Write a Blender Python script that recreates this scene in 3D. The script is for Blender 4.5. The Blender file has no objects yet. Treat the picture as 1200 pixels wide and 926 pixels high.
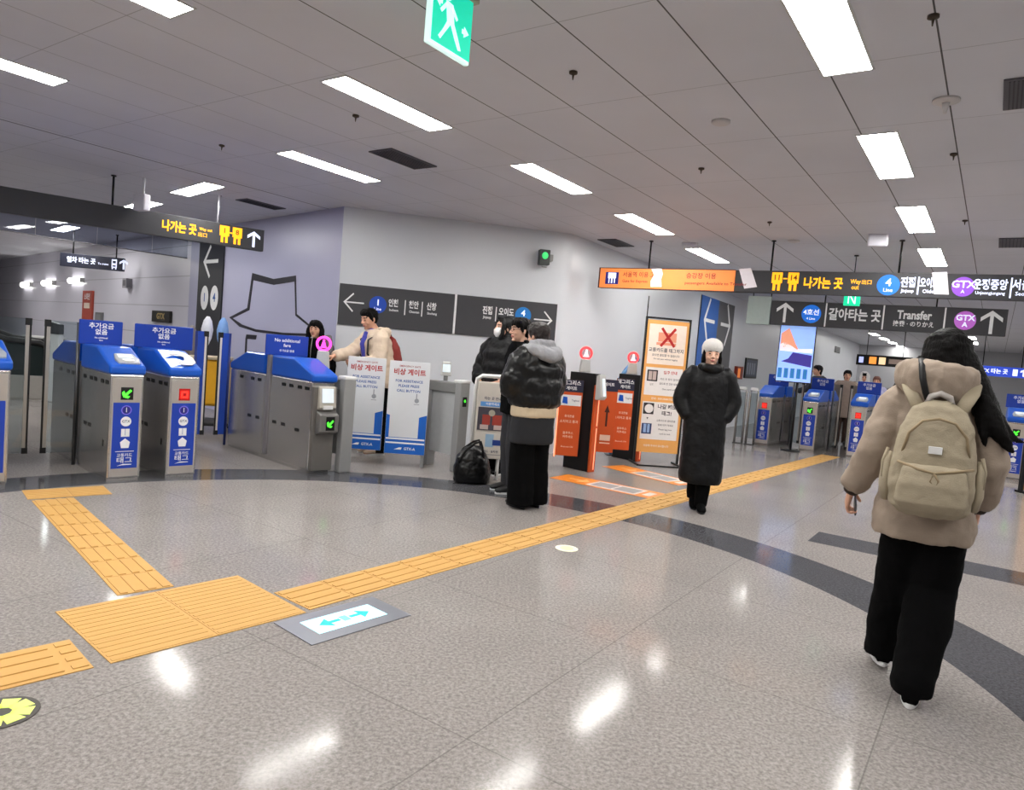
import bpy, bmesh, math, random
from math import sin, cos, tan, atan, atan2, radians as R, pi, hypot
from mathutils import Vector as V, Matrix
random.seed(7)
SC = bpy.context.scene
COL = SC.collection
ZC = 3.15                      # ceiling height
AZ = 34.5                      # heading of the concourse and of the ceiling panels
T = V((sin(R(AZ)), cos(R(AZ)), 0)); N = V((cos(R(AZ)), -sin(R(AZ)), 0))

# ------------------------------------------------------------------ camera
F_PX, HOR, SLOPE, CAM_H = 820.0, 412.0, 0.082, 1.42
_phi = atan(SLOPE); _th = atan((463 - HOR) * cos(_phi) / F_PX)
_F = V((0, cos(_th), -sin(_th))); _U0 = V((0, sin(_th), cos(_th))); _R0 = V((1, 0, 0))
_R = _R0 * cos(_phi) + _U0 * sin(_phi); _U = _U0 * cos(_phi) - _R0 * sin(_phi)
CAM = V((0, 0, CAM_H))
cd = bpy.data.cameras.new('camera'); cd.sensor_width = 36; cd.lens = 36 * F_PX / 1200; cd.clip_end = 200
co = bpy.data.objects.new('camera', cd); COL.objects.link(co)
m = Matrix((( _R.x, _U.x, -_F.x), (_R.y, _U.y, -_F.y), (_R.z, _U.z, -_F.z)))
co.matrix_world = Matrix.Translation(CAM) @ m.to_4x4()
SC.camera = co

def ray(x, y): return _F * F_PX + _R * (x - 600) - _U * (y - 463)
def at(x, y, z=0.0):
    d = ray(x, y); return CAM + d * ((z - CAM_H) / d.z)
def atY(x, y, Y):
    d = ray(x, y); return CAM + d * (Y / d.y)
def at_plane(x, y, p, n):
    d = ray(x, y); return CAM + d * ((V(p) - CAM).dot(n) / d.dot(n))
def az_dir(a): return V((sin(R(a)), cos(R(a)), 0))
def rz(a): return R(90 - a)    # z rotation that turns local +X towards heading a

# ------------------------------------------------------------------ materials
def lin(c):
    return tuple(((v / 255) / 12.92 if v / 255 <= 0.04045 else (((v / 255) + 0.055) / 1.055) ** 2.4) for v in c)
MATS = {}
def mat(name, rgb, rough=0.5, metal=0.0, var=0.06, scale=18.0, emit=0.0, bump=0.0, bscale=60.0, spec=0.4, stretch=None, coat=0.0):
    if name in MATS: return MATS[name]
    M = bpy.data.materials.new(name); M.use_nodes = True
    nt = M.node_tree; b = nt.nodes['Principled BSDF']; L = nt.links
    c = lin(rgb)
    b.inputs['Roughness'].default_value = rough; b.inputs['Metallic'].default_value = metal
    b.inputs['Specular IOR Level'].default_value = spec; b.inputs['Coat Weight'].default_value = coat
    tc = nt.nodes.new('ShaderNodeTexCoord'); mp = nt.nodes.new('ShaderNodeMapping')
    L.new(tc.outputs['Object'], mp.inputs['Vector'])
    if stretch: mp.inputs['Scale'].default_value = stretch
    nz = nt.nodes.new('ShaderNodeTexNoise'); nz.inputs['Scale'].default_value = scale; nz.inputs['Detail'].default_value = 4
    L.new(mp.outputs['Vector'], nz.inputs['Vector'])
    mr = nt.nodes.new('ShaderNodeMapRange'); mr.inputs['To Min'].default_value = 1 - var; mr.inputs['To Max'].default_value = 1 + var
    L.new(nz.outputs['Fac'], mr.inputs['Value'])
    mx = nt.nodes.new('ShaderNodeVectorMath'); mx.operation = 'SCALE'; mx.inputs[0].default_value = c
    L.new(mr.outputs['Result'], mx.inputs['Scale']); L.new(mx.outputs['Vector'], b.inputs['Base Color'])
    if emit:
        L.new(mx.outputs['Vector'], b.inputs['Emission Color']); b.inputs['Emission Strength'].default_value = emit
    if bump:
        n2 = nt.nodes.new('ShaderNodeTexNoise'); n2.inputs['Scale'].default_value = bscale; n2.inputs['Detail'].default_value = 5
        L.new(mp.outputs['Vector'], n2.inputs['Vector'])
        bp = nt.nodes.new('ShaderNodeBump'); bp.inputs['Strength'].default_value = bump; bp.inputs['Distance'].default_value = 0.01
        L.new(n2.outputs['Fac'], bp.inputs['Height']); L.new(bp.outputs['Normal'], b.inputs['Normal'])
    MATS[name] = M; return M
def glass(name, tint=(235, 242, 245), clear=0.88, rough=0.02):
    if name in MATS: return MATS[name]
    M = bpy.data.materials.new(name); M.use_nodes = True; nt = M.node_tree; nt.nodes.clear(); L = nt.links
    o = nt.nodes.new('ShaderNodeOutputMaterial'); mx = nt.nodes.new('ShaderNodeMixShader')
    tr = nt.nodes.new('ShaderNodeBsdfTransparent'); gl = nt.nodes.new('ShaderNodeBsdfGlossy'); lw = nt.nodes.new('ShaderNodeFresnel')
    tr.inputs['Color'].default_value = (*[v * clear ** 0.5 for v in lin(tint)], 1); gl.inputs['Roughness'].default_value = rough
    lw.inputs['IOR'].default_value = 1.45
    L.new(lw.outputs['Fac'], mx.inputs['Fac']); L.new(tr.outputs[0], mx.inputs[1]); L.new(gl.outputs[0], mx.inputs[2]); L.new(mx.outputs[0], o.inputs['Surface'])
    MATS[name] = M; return M

steel = lambda: mat('brushed steel', (204, 202, 200), 0.27, 0.92, 0.05, 6, stretch=(1, 1, 14))
steel_dark = lambda: mat('dark steel', (92, 92, 94), 0.38, 0.7, 0.06, 8)
blk = lambda: mat('black plastic', (16, 16, 18), 0.45, 0, 0.1)
white = lambda: mat('white plastic', (226, 226, 226), 0.45, 0, 0.02)
blue = lambda: mat('blue gate cover', (14, 84, 190), 0.32, 0, 0.04, 5, coat=0.2)
dblue = lambda: mat('deep blue vinyl', (18, 58, 156), 0.4, 0, 0.03)
grey = lambda: mat('grey painted metal', (150, 150, 150), 0.4, 0.1, 0.03)
charcoal = lambda: mat('charcoal sign panel', (62, 62, 66), 0.55, 0, 0.04)
ink_w = lambda: mat('white lettering', (235, 235, 238), 0.5, 0, 0.02)

# ------------------------------------------------------------------ mesh builder
class MB:
    def __init__(s): s.bm = bmesh.new(); s.mi = 0
    def _q(s, vs):
        try: f = s.bm.faces.new(vs); f.material_index = s.mi; return f
        except ValueError: return None
    def box(s, lo, hi, bev=0.0, seg=2, M=None):
        b = bmesh.new(); bmesh.ops.create_cube(b, size=1)
        for v in b.verts: v.co = V((lo[i] + (hi[i] - lo[i]) * (v.co[i] + .5) for i in range(3)))
        if bev: bmesh.ops.bevel(b, geom=b.edges[:], offset=bev, segments=seg, affect='EDGES', profile=0.5)
        s._merge(b, M); return s
    def _merge(s, b, M=None):
        if M is not None: bmesh.ops.transform(b, matrix=M, verts=b.verts)
        mp = {}
        for v in b.verts: mp[v] = s.bm.verts.new(v.co)
        for f in b.faces:
            n = s._q([mp[v] for v in f.verts])
            if n: n.smooth = f.smooth
        b.free()
    def prism(s, prof, axis, a, b, bev=0.0, M=None, seg=2):
        """prof: 2D polygon; axis 'x': prof=(y,z); 'y': prof=(x,z); 'z': prof=(x,y)"""
        bb = bmesh.new()
        def P(p, t): return {'x': (t, p[0], p[1]), 'y': (p[0], t, p[1]), 'z': (p[0], p[1], t)}[axis]
        A = [bb.verts.new(P(p, a)) for p in prof]; B = [bb.verts.new(P(p, b)) for p in prof]
        n = len(prof)
        bb.faces.new(A); bb.faces.new(B[::-1])
        for i in range(n): bb.faces.new([A[i], B[i], B[(i + 1) % n], A[(i + 1) % n]])
        bmesh.ops.recalc_face_normals(bb, faces=bb.faces)
        if bev: bmesh.ops.bevel(bb, geom=bb.edges[:], offset=bev, segments=seg, affect='EDGES', profile=0.5, clamp_overlap=True)
        s._merge(bb, M); return s
    def ngon(s, pts):
        s._q([s.bm.verts.new(p) for p in pts]); return s
    def loft(s, pts, rad, n=14, hint=(0, 1, 0), cap=True, smooth=True, phase=0.0, power=2.0):
        pts = [V(p) for p in pts]; rings = []
        for i, p in enumerate(pts):
            t = (pts[min(i + 1, len(pts) - 1)] - pts[max(i - 1, 0)])
            t = t.normalized() if t.length > 1e-9 else V((0, 0, 1))
            h = V(hint); h = h - t * h.dot(t)
            if h.length < 1e-4: h = V((1, 0, 0)) - t * t.x
            h.normalize(); sd = t.cross(h)
            r = rad[i]; a, b = (r, r) if not isinstance(r, (tuple, list)) else r
            ring = []
            for k in range(n):
                w = 2 * pi * k / n + phase; cx, sy = cos(w), sin(w)
                if power != 2.0:
                    cx = math.copysign(abs(cx) ** (2 / power), cx); sy = math.copysign(abs(sy) ** (2 / power), sy)
                ring.append(s.bm.verts.new(p + sd * (a * cx) + h * (b * sy)))
            rings.append(ring)
        for i in range(len(rings) - 1):
            for k in range(n):
                f = s._q([rings[i][k], rings[i][(k + 1) % n], rings[i + 1][(k + 1) % n], rings[i + 1][k]])
                if f: f.smooth = smooth
        if cap:
            s._q(rings[0][::-1]); s._q(rings[-1])
        return s
    def tube(s, pts, r, n=10): return s.loft(pts, [r] * len(pts), n, hint=(0.13, 0.31, 0.94))
    def cyl(s, c, r, z0, z1, n=20, r2=None):
        return s.loft([(c[0], c[1], z0), (c[0], c[1], z1)], [r, r if r2 is None else r2], n, hint=(0, 1, 0))
    def ell(s, c, r, B=None, seg=16, rings=10):
        b = bmesh.new(); bmesh.ops.create_uvsphere(b, u_segments=seg, v_segments=rings, radius=1)
        for v in b.verts: v.co = V((v.co.x * r[0], v.co.y * r[1], v.co.z * r[2]))
        M = Matrix.Translation(c) @ (B.to_4x4() if B is not None else Matrix.Identity(4))
        for f in b.faces: f.smooth = True
        s._merge(b, M); return s
    def torus(s, c, R_, r, axis='y', n=28, k=8):
        rings = []
        for i in range(n):
            a = 2 * pi * i / n; row = []
            for j in range(k):
                w = 2 * pi * j / k; q = R_ + r * cos(w); h = r * sin(w)
                p = {'y': (q * cos(a), h, q * sin(a)), 'z': (q * cos(a), q * sin(a), h), 'x': (h, q * cos(a), q * sin(a))}[axis]
                row.append(s.bm.verts.new(V(c) + V(p)))
            rings.append(row)
        for i in range(n):
            for j in range(k):
                f = s._q([rings[i][j], rings[(i + 1) % n][j], rings[(i + 1) % n][(j + 1) % k], rings[i][(j + 1) % k]])
                if f: f.smooth = True
        return s
    def disc(s, c, r, t=0.003, n=28, sq=(1, 1)):
        """thin disc facing -Y"""
        prof = [(c[0] + r * sq[0] * cos(2 * pi * i / n), c[2] + r * sq[1] * sin(2 * pi * i / n)) for i in range(n)]
        return s.prism(prof, 'y', c[1], c[1] - t)
    def mesh(s, name):
        bmesh.ops.recalc_face_normals(s.bm, faces=s.bm.faces)
        me = bpy.data.meshes.new(name); s.bm.to_mesh(me); s.bm.free(); return me
    def build(s, name, m, parent=None, smooth=False):
        me = s.mesh(name)
        for q in (m if isinstance(m, (list, tuple)) else [m]): me.materials.append(q)
        if smooth:
            for p in me.polygons: p.use_smooth = True
        return link(name, me, parent)
def link(name, me, parent=None):
    o = bpy.data.objects.new(name, me); COL.objects.link(o)
    if parent is not None: o.parent = parent
    return o
def tag(o, label=None, cat=None, group=None, kind=None):
    if label: o['label'] = label
    if cat: o['category'] = cat
    if group: o['group'] = group
    if kind: o['kind'] = kind
    return o
def thing(name, label, cat, loc=(0, 0, 0), rot=0.0, group=None):
    o = bpy.data.objects.new(name, None); COL.objects.link(o); o.empty_display_size = .1
    o.location = loc; o.rotation_euler = (0, 0, rot); return tag(o, label, cat, group)
def struct(o): o['kind'] = 'structure'; return o
def kids(o): return [c for c in bpy.data.objects if c.parent == o]
def copy_tree(o, parent=None):
    ks = kids(o); c = o.copy(); COL.objects.link(c); c.parent = parent
    for k in ks: copy_tree(k, c)
    return c

# ------------------------------------------------------------------ lettering and marks (local XZ plane, facing -Y)
def text(body, size, m, parent, x=0, y=0, z=0, align='CENTER', bold=0.0, sx=1.0, name='lettering', shear=0.0):
    c = bpy.data.curves.new('t', 'FONT'); c.body = body; c.size = size; c.align_x = align; c.align_y = 'CENTER'
    c.extrude = 0.0004; c.offset = bold * size; c.resolution_u = 2; c.shear = shear
    o = bpy.data.objects.new('t', c); COL.objects.link(o)
    dg = bpy.context.evaluated_depsgraph_get(); me = bpy.data.meshes.new_from_object(o.evaluated_get(dg))
    bpy.data.objects.remove(o); bpy.data.curves.remove(c)
    for v in me.vertices: v.co = (v.co.x * sx + x, y - v.co.z, v.co.y + z)
    me.flip_normals() if False else None
    me.materials.clear(); me.materials.append(m); me.name = name
    return link(name, me, parent)
def shape2d(polys, m, parent, name, y=0.0, t=0.002, x=0.0, z=0.0, s=1.0):
    b = MB()
    for p in polys: b.prism([(x + q[0] * s, z + q[1] * s) for q in p], 'y', y, y - t)
    return b.build(name, m, parent)
def rot2(p, a): return [(q[0] * cos(a) - q[1] * sin(a), q[0] * sin(a) + q[1] * cos(a)) for q in p]
def arrow_polys(a=0.0, w=0.13):
    """chevron arrow of about unit height, pointing up, turned by a"""
    sh = [(-w / 2, -.5), (w / 2, -.5), (w / 2, .38), (-w / 2, .38)]
    l = [(0, .5), (0, .5 - 1.35 * w), (-.40, .02), (-.40, .02 + 1.35 * w)]
    r = [(0, .5), (.40, .02 + 1.35 * w), (.40, .02), (0, .5 - 1.35 * w)]
    return [rot2(p, a) for p in (sh, l, r)]
def rect2(x0, z0, x1, z1): return [(x0, z0), (x1, z0), (x1, z1), (x0, z1)]
def circ2(cx, cz, r, n=24): return [(cx + r * cos(2 * pi * i / n), cz + r * sin(2 * pi * i / n)) for i in range(n)]
# ------------------------------------------------------------------ render look
SC.view_settings.view_transform = 'Standard'; SC.view_settings.look = 'None'
SC.view_settings.gamma = 1.0; SC.view_settings.use_curve_mapping = False
SC.view_settings.exposure = 0.0
W = bpy.data.worlds.new('world'); SC.world = W; W.use_nodes = True
W.node_tree.nodes['Background'].inputs[0].default_value = (0.75, 0.77, 0.82, 1); W.node_tree.nodes['Background'].inputs[1].default_value = 0.35
SC.cycles.max_bounces = 8; SC.cycles.diffuse_bounces = 4; SC.cycles.glossy_bounces = 4; SC.cycles.transparent_max_bounces = 16
SC.cycles.use_denoising = True; SC.cycles.sample_clamp_indirect = 6.0

# ------------------------------------------------------------------ node helpers for the floor and ceiling grids
class NG:
    def __init__(s, name):
        s.M = bpy.data.materials.new(name); s.M.use_nodes = True; s.nt = s.M.node_tree; s.b = s.nt.nodes['Principled BSDF']
        g = s.nt.nodes.new('ShaderNodeNewGeometry'); s.pos = g.outputs['Position']
        sp = s.nt.nodes.new('ShaderNodeSeparateXYZ'); s.nt.links.new(s.pos, sp.inputs[0]); s.x, s.y = sp.outputs[0], sp.outputs[1]
    def m(s, op, a, b=None, c=None):
        n = s.nt.nodes.new('ShaderNodeMath'); n.operation = op
        for i, v in enumerate((a, b, c)):
            if v is None: continue
            if isinstance(v, (int, float)): n.inputs[i].default_value = v
            else: s.nt.links.new(v, n.inputs[i])
        return n.outputs[0]
    def dot(s, v, off=0.0):
        return s.m('ADD', s.m('ADD', s.m('MULTIPLY', s.x, v[0]), s.m('MULTIPLY', s.y, v[1])), off)
    def line(s, v, period, half):      # 1 within half of each multiple of period
        return s.m('LESS_THAN', s.m('PINGPONG', v, period / 2), half)
    def noise(s, scale, detail=4, vec=None, rough=0.55):
        n = s.nt.nodes.new('ShaderNodeTexNoise'); n.inputs['Scale'].default_value = scale; n.inputs['Detail'].default_value = detail; n.inputs['Roughness'].default_value = rough
        s.nt.links.new(vec or s.pos, n.inputs['Vector']); return n.outputs['Fac']
    def mix(s, f, a, b):
        n = s.nt.nodes.new('ShaderNodeMix'); n.data_type = 'RGBA'
        s.nt.links.new(f, n.inputs[0]) if not isinstance(f, (int, float)) else setattr(n.inputs[0], 'default_value', f)
        for k, v in ((6, a), (7, b)):
            if isinstance(v, tuple): n.inputs[k].default_value = (*v, 1)
            else: s.nt.links.new(v, n.inputs[k])
        return n.outputs[2]
    def ramp(s, f, lo, hi, a=0.0, b=1.0):
        n = s.nt.nodes.new('ShaderNodeMapRange'); n.inputs['From Min'].default_value = lo; n.inputs['From Max'].default_value = hi
        n.inputs['To Min'].default_value = a; n.inputs['To Max'].default_value = b; s.nt.links.new(f, n.inputs['Value']); return n.outputs[0]

RC, R0_, R1_ = (-1.06, 3.46), 3.43, 3.96
def floor_material():
    g = NG('polished granite floor')
    dx, dy = g.m('ADD', g.x, -RC[0]), g.m('ADD', g.y, -RC[1])
    r = g.m('SQRT', g.m('ADD', g.m('MULTIPLY', dx, dx), g.m('MULTIPLY', dy, dy)))
    ring = g.m('MULTIPLY', g.m('GREATER_THAN', r, R0_), g.m('LESS_THAN', r, R1_))
    t, d = g.dot(T), g.dot(N)
    band = g.m('MULTIPLY', g.m('MULTIPLY', g.m('GREATER_THAN', t, 6.42), g.m('LESS_THAN', t, 6.9)), g.m('MULTIPLY', g.m('GREATER_THAN', d, -1.2), g.m('GREATER_THAN', r, R1_)))
    dark = g.m('MAXIMUM', ring, band)
    sp = g.ramp(g.noise(62, 4, rough=0.75), 0.36, 0.66, 0.64, 1.30)
    sp2 = g.ramp(g.noise(1.3, 4), 0.3, 0.7, 0.93, 1.06)
    v = g.m('MULTIPLY', sp, sp2)
    base = g.mix(dark, lin((148, 142, 139)), lin((80, 80, 84)))
    sc = g.nt.nodes.new('ShaderNodeVectorMath'); sc.operation = 'SCALE'; g.nt.links.new(base, sc.inputs[0]); g.nt.links.new(v, sc.inputs['Scale'])
    joint = g.m('MAXIMUM', g.line(g.m('ADD', t, 0.4), 1.2, 0.003), g.line(g.m('ADD', d, 0.25), 1.2, 0.003))
    jr = g.line(g.m('MULTIPLY', g.m('ARCTAN2', dy, dx), 1.0), pi / 12, 0.001)
    jj = g.m('MAXIMUM', g.m('MULTIPLY', joint, g.m('SUBTRACT', 1.0, dark)), g.m('MULTIPLY', jr, ring))
    col = g.mix(g.m('MULTIPLY', jj, 0.5), sc.outputs[0], lin((88, 84, 82)))
    g.nt.links.new(col, g.b.inputs['Base Color'])
    rr = g.ramp(g.noise(3.0, 3), 0.3, 0.7, 0.08, 0.14); g.nt.links.new(rr, g.b.inputs['Roughness'])
    g.b.inputs['Specular IOR Level'].default_value = 0.09
    return g.M
def ceiling_material():
    g = NG('matt metal ceiling panels')
    t, d = g.dot(T), g.dot(N)
    # long open joints every 0.55 m, finer butt joints every 1.1 m
    long_ = g.line(g.m('ADD', d, 2.07), 0.553, 0.0045)
    left = g.m('LESS_THAN', d, -3.5)
    long_ = g.m('MULTIPLY', long_, g.m('SUBTRACT', 1.0, g.m('MULTIPLY', left, 0.55)))
    cross = g.line(g.m('ADD', t, -3.15), 1.105, 0.003)
    seam = g.m('MULTIPLY', g.m('LESS_THAN', g.m('ABSOLUTE', g.m('ADD', d, 7.7)), 0.012), 0.9)
    j = g.m('MAXIMUM', g.m('MAXIMUM', g.m('MULTIPLY', long_, 0.95), g.m('MULTIPLY', cross, 0.42)), seam)
    v = g.ramp(g.noise(0.9, 3), 0.3, 0.7, 0.96, 1.04)
    base = g.nt.nodes.new('ShaderNodeVectorMath'); base.operation = 'SCALE'; base.inputs[0].default_value = lin((214, 215, 223)); g.nt.links.new(v, base.inputs['Scale'])
    col = g.mix(j, base.outputs[0], lin((52, 50, 50)))
    g.nt.links.new(col, g.b.inputs['Base Color']); g.b.inputs['Roughness'].default_value = 0.55; g.b.inputs['Specular IOR Level'].default_value = 0.3
    return g.M
def wall_material(name, rgb, rough=0.28, panel=0.0, z0=0.0):
    g = NG(name); v = g.ramp(g.noise(0.7, 3), 0.3, 0.7, 0.98, 1.02)
    base = g.nt.nodes.new('ShaderNodeVectorMath'); base.operation = 'SCALE'; base.inputs[0].default_value = lin(rgb); g.nt.links.new(v, base.inputs['Scale'])
    col = base.outputs[0]
    if panel:
        sp = g.nt.nodes.new('ShaderNodeSeparateXYZ'); g.nt.links.new(g.pos, sp.inputs[0])
        col = g.mix(g.m('MULTIPLY', g.line(g.m('ADD', sp.outputs[2], -z0), panel, 0.009), 0.45), col, lin((105, 103, 110)))
    g.nt.links.new(col, g.b.inputs['Base Color']); g.b.inputs['Roughness'].default_value = rough
    return g.M
FLOOR_M, CEIL_M = floor_material(), ceiling_material()
WHITE_WALL = wall_material('white enamel wall', (212, 215, 221), 0.3)
PANEL_WALL = wall_material('white enamel panel wall', (216, 214, 226), 0.3, 0.56, 0.08)
PURPLE_WALL = wall_material('lavender wall', (176, 176, 204), 0.34)
GREY_WALL = wall_material('plain grey wall', (180, 180, 184), 0.5)

b = MB(); b.box((-30, -9, -0.12), (32, 48, 0)); struct(b.build('floor', FLOOR_M))
b = MB(); b.box((-30, -9, ZC), (32, 48, ZC + .15)); struct(b.build('ceiling', CEIL_M))
def wall_path(name, pts, m, th=0.2, z1=ZC):
    """wall along pts (viewer side on the right of travel is the visible face), thickness to the left"""
    b = MB(); n = len(pts); P = [V((p[0], p[1], 0)) for p in pts]; off = []
    for i in range(n):
        t = (P[min(i + 1, n - 1)] - P[max(i - 1, 0)]).normalized(); off.append(P[i] + V((-t.y, t.x, 0)) * th)
    poly = [(p.x, p.y) for p in P] + [(p.x, p.y) for p in off[::-1]]
    b.prism(poly, 'z', 0, z1); o = b.build(name, m); return struct(o)
# corner between lavender wall and sign wall
PC = atY(399.5, 300, 9.40); PC.z = 0; GA = az_dir(-46.0)
FW = 78.0; _w = az_dir(FW); CW = az_dir(33.5)
def meet(p, d, q, e):
    k = ((q.x - p.x) * e.y - (q.y - p.y) * e.x) / (d.x * e.y - d.y * e.x); return p + d * k
PI0 = meet(PC, _w, V((1.28, 11.0, 0)), CW); _t = .12
PD, PE = PI0 - _w * _t, PI0 + CW * _t
ARC = [(PD * (1 - u) + PI0 * u) * (1 - u) + (PI0 * (1 - u) + PE * u) * u for u in [k / 9 for k in range(1, 10)]]
def cwall(x, y): n = V((CW.y, -CW.x, 0)); return at_plane(x, y, PE, n)
wall_path('wall_back', [PC, PD] + ARC, WHITE_WALL)
wall_path('wall_concourse', [PE, PE + CW * 30], WHITE_WALL)
PL = PC + GA * (at_plane(233, 340, PC, V((GA.y, -GA.x, 0))) - PC).length
wall_path('wall_left', [PL, PC], PURPLE_WALL)
wall_path('wall_passage', [PC + GA * 27, PL + GA * .002], PANEL_WALL)
# ends of the two passages and the sides behind the viewer
wall_path('wall_far', [PE + CW * 29 - N * 2, PE + CW * 29 + N * 14], GREY_WALL)
wall_path('wall_far_left', [PC + GA * 26 + az_dir(-136) * 12, PC + GA * 26 + az_dir(44) * 1.0], GREY_WALL)
wall_path('wall_right', [N * 5.2 + T * 30, N * 5.2 - T * 6], WHITE_WALL)
wall_path('wall_rear', [(14, -6.5), (-15, -6.5)], WHITE_WALL)

# ------------------------------------------------------------------ ceiling lights
LAMP = mat('lit lamp diffuser', (255, 253, 248), 0.5, 0, 0.0, emit=42.0)
def lamp_mesh(L, w):
    f = MB(); fr = 0.012
    f.box((-w / 2 - fr, -L / 2 - fr, -.006), (w / 2 + fr, -L / 2, .0)); f.box((-w / 2 - fr, L / 2, -.006), (w / 2 + fr, L / 2 + fr, .0))
    f.box((-w / 2 - fr, -L / 2, -.006), (-w / 2, L / 2, .0)); f.box((w / 2, -L / 2, -.006), (w / 2 + fr, L / 2, .0))
    d = MB(); d.box((-w / 2, -L / 2, -.004), (w / 2, L / 2, .0))
    return f.mesh('lamp_frame'), d.mesh('diffuser')
_lm = {}
def ceiling_light(p, az, L, label, group, w=0.235):
    k = (L, w)
    if k not in _lm:
        f, d = lamp_mesh(L, w); f.materials.append(mat('white lamp frame', (205, 205, 205), 0.5)); d.materials.append(LAMP); _lm[k] = (f, d)
    r = thing('ceiling_light', label, 'ceiling light', (p[0], p[1], ZC - .0005), R(-az), group)
    link('lamp_frame', _lm[k][0], r); link('diffuser', _lm[k][1], r); return r
def TD(t, d): p = T * t + N * d; return (p.x, p.y)
gA, gR = 'lights in the middle ceiling row', 'lights in the right ceiling row'
ceiling_light(TD(1.62, -3.93), AZ, 1.1, 'long ceiling light cut off by the top edge of the photo, upper left', gA)
ceiling_light(TD(3.75, -3.86), AZ, 1.1, 'long white ceiling light beside the dark air vent, largest of the middle row', gA)
ceiling_light(TD(5.95, -3.80), AZ, 1.15, 'white ceiling light third from the near end of the middle row', gA)
ceiling_light(TD(8.24, -3.83), AZ, 1.3, 'white ceiling light in the middle row nearest the ceiling-mounted white access point', gA)
ceiling_light(TD(10.68, -3.87), AZ, 1.35, 'white ceiling light just above the orange hanging banner', gA)
ceiling_light(TD(14.9, -3.9), AZ, 1.2, 'small ceiling light seen just under the dark hanging exit sign', gA)
for i, t in enumerate((29.0, 31.8, 34.6, 37.6, 41)):
    if t < 38: ceiling_light(TD(t, -3.9), AZ, 1.3, 'tiny distant ceiling light in the far passage under the transfer sign', 'distant lights of the middle row')
ceiling_light(TD(3.72, -.87), AZ, 1.25, 'largest ceiling light, at the top of the photo above the walking woman', gR, .25)
ceiling_light(TD(6.11, -.87), AZ, 1.22, 'second light from the near end of the right ceiling row', gR, .25)
ceiling_light(TD(8.52, -.87), AZ, 1.33, 'third light from the near end of the right ceiling row', gR, .25)
ceiling_light(TD(11.05, -.88), AZ, 1.5, 'fourth light of the right ceiling row, just above the hanging sign', gR, .25)
ceiling_light(TD(15.3, -.86), AZ, 1.5, 'ceiling light between the hanging sign and the transfer sign', gR, .25)
for t in (19.5, 22.5, 25.5, 28.5, 31.5): ceiling_light(TD(t, -.86), AZ, 1.4, 'small far ceiling light beyond the transfer sign behind the woman', 'far lights of the right ceiling row', .25)
ceiling_light(TD(1.85, -5.98), AZ, 1.1, 'ceiling light cut off by the left edge of the photo', 'lights over the left gates')
ceiling_light(TD(4.87, -5.82), AZ, 1.15, 'thin ceiling light between the two dark air vents', 'lights over the left gates')
gL = 'lights over the paid area'
p = at(230, 222, ZC); ceiling_light(p, -45, 1.15, 'ceiling light turned crosswise, left of the lavender wall', gL, .24)
p = at(165, 241, ZC); ceiling_light(p, -45, 1.15, 'crosswise ceiling light half hidden by a white access point', gL, .24)
p = at(76, 268, ZC); ceiling_light(p, -45, 1.3, 'ceiling light seen under the left hanging sign through the smoke curtain', gL, .24)
# lights behind and beside the viewer (same rows, out of the frame)
for t, d in ((-.6, -3.9), (-2.8, -3.9), (1.3, -.87), (-1.1, -.87), (-3.4, -.87), (-.5, -6.0), (-2.8, -6.0), (1.4, 2.2), (3.8, 2.2), (6.2, 2.2), (8.6, 2.2), (11, 2.2)):
    ceiling_light(TD(t, d), AZ, 1.15, 'ceiling light outside the photo, over the hall behind the viewer', 'lights behind the viewer')
for x, y in (tuple(at(-60, 268, ZC)[:2]), tuple(at(-50, 284, ZC)[:2]), tuple(at(-130, 255, ZC)[:2]), (-9.5, 9.5), (-8.4, 7.2), (-12.5, 13), (-11.6, 10.4), (-7.2, 5.2), (-15.5, 16.5)):  # unseen lamps added to brighten the left passage and its ceiling
    ceiling_light((x, y), -45, 1.2, 'added ceiling light out of view, brightening the paid area to the left', 'added lights beyond the left edge')
for t in (13.4, 16, 18.6, 21.2, 24, 27, 30):  # extra row out of view, added to lift the dark far passage walls
    ceiling_light(TD(t, 2.3), AZ, 1.2, 'added ceiling light out of view, brightening the far passage from the right', 'added lights beyond the right edge')
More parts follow.
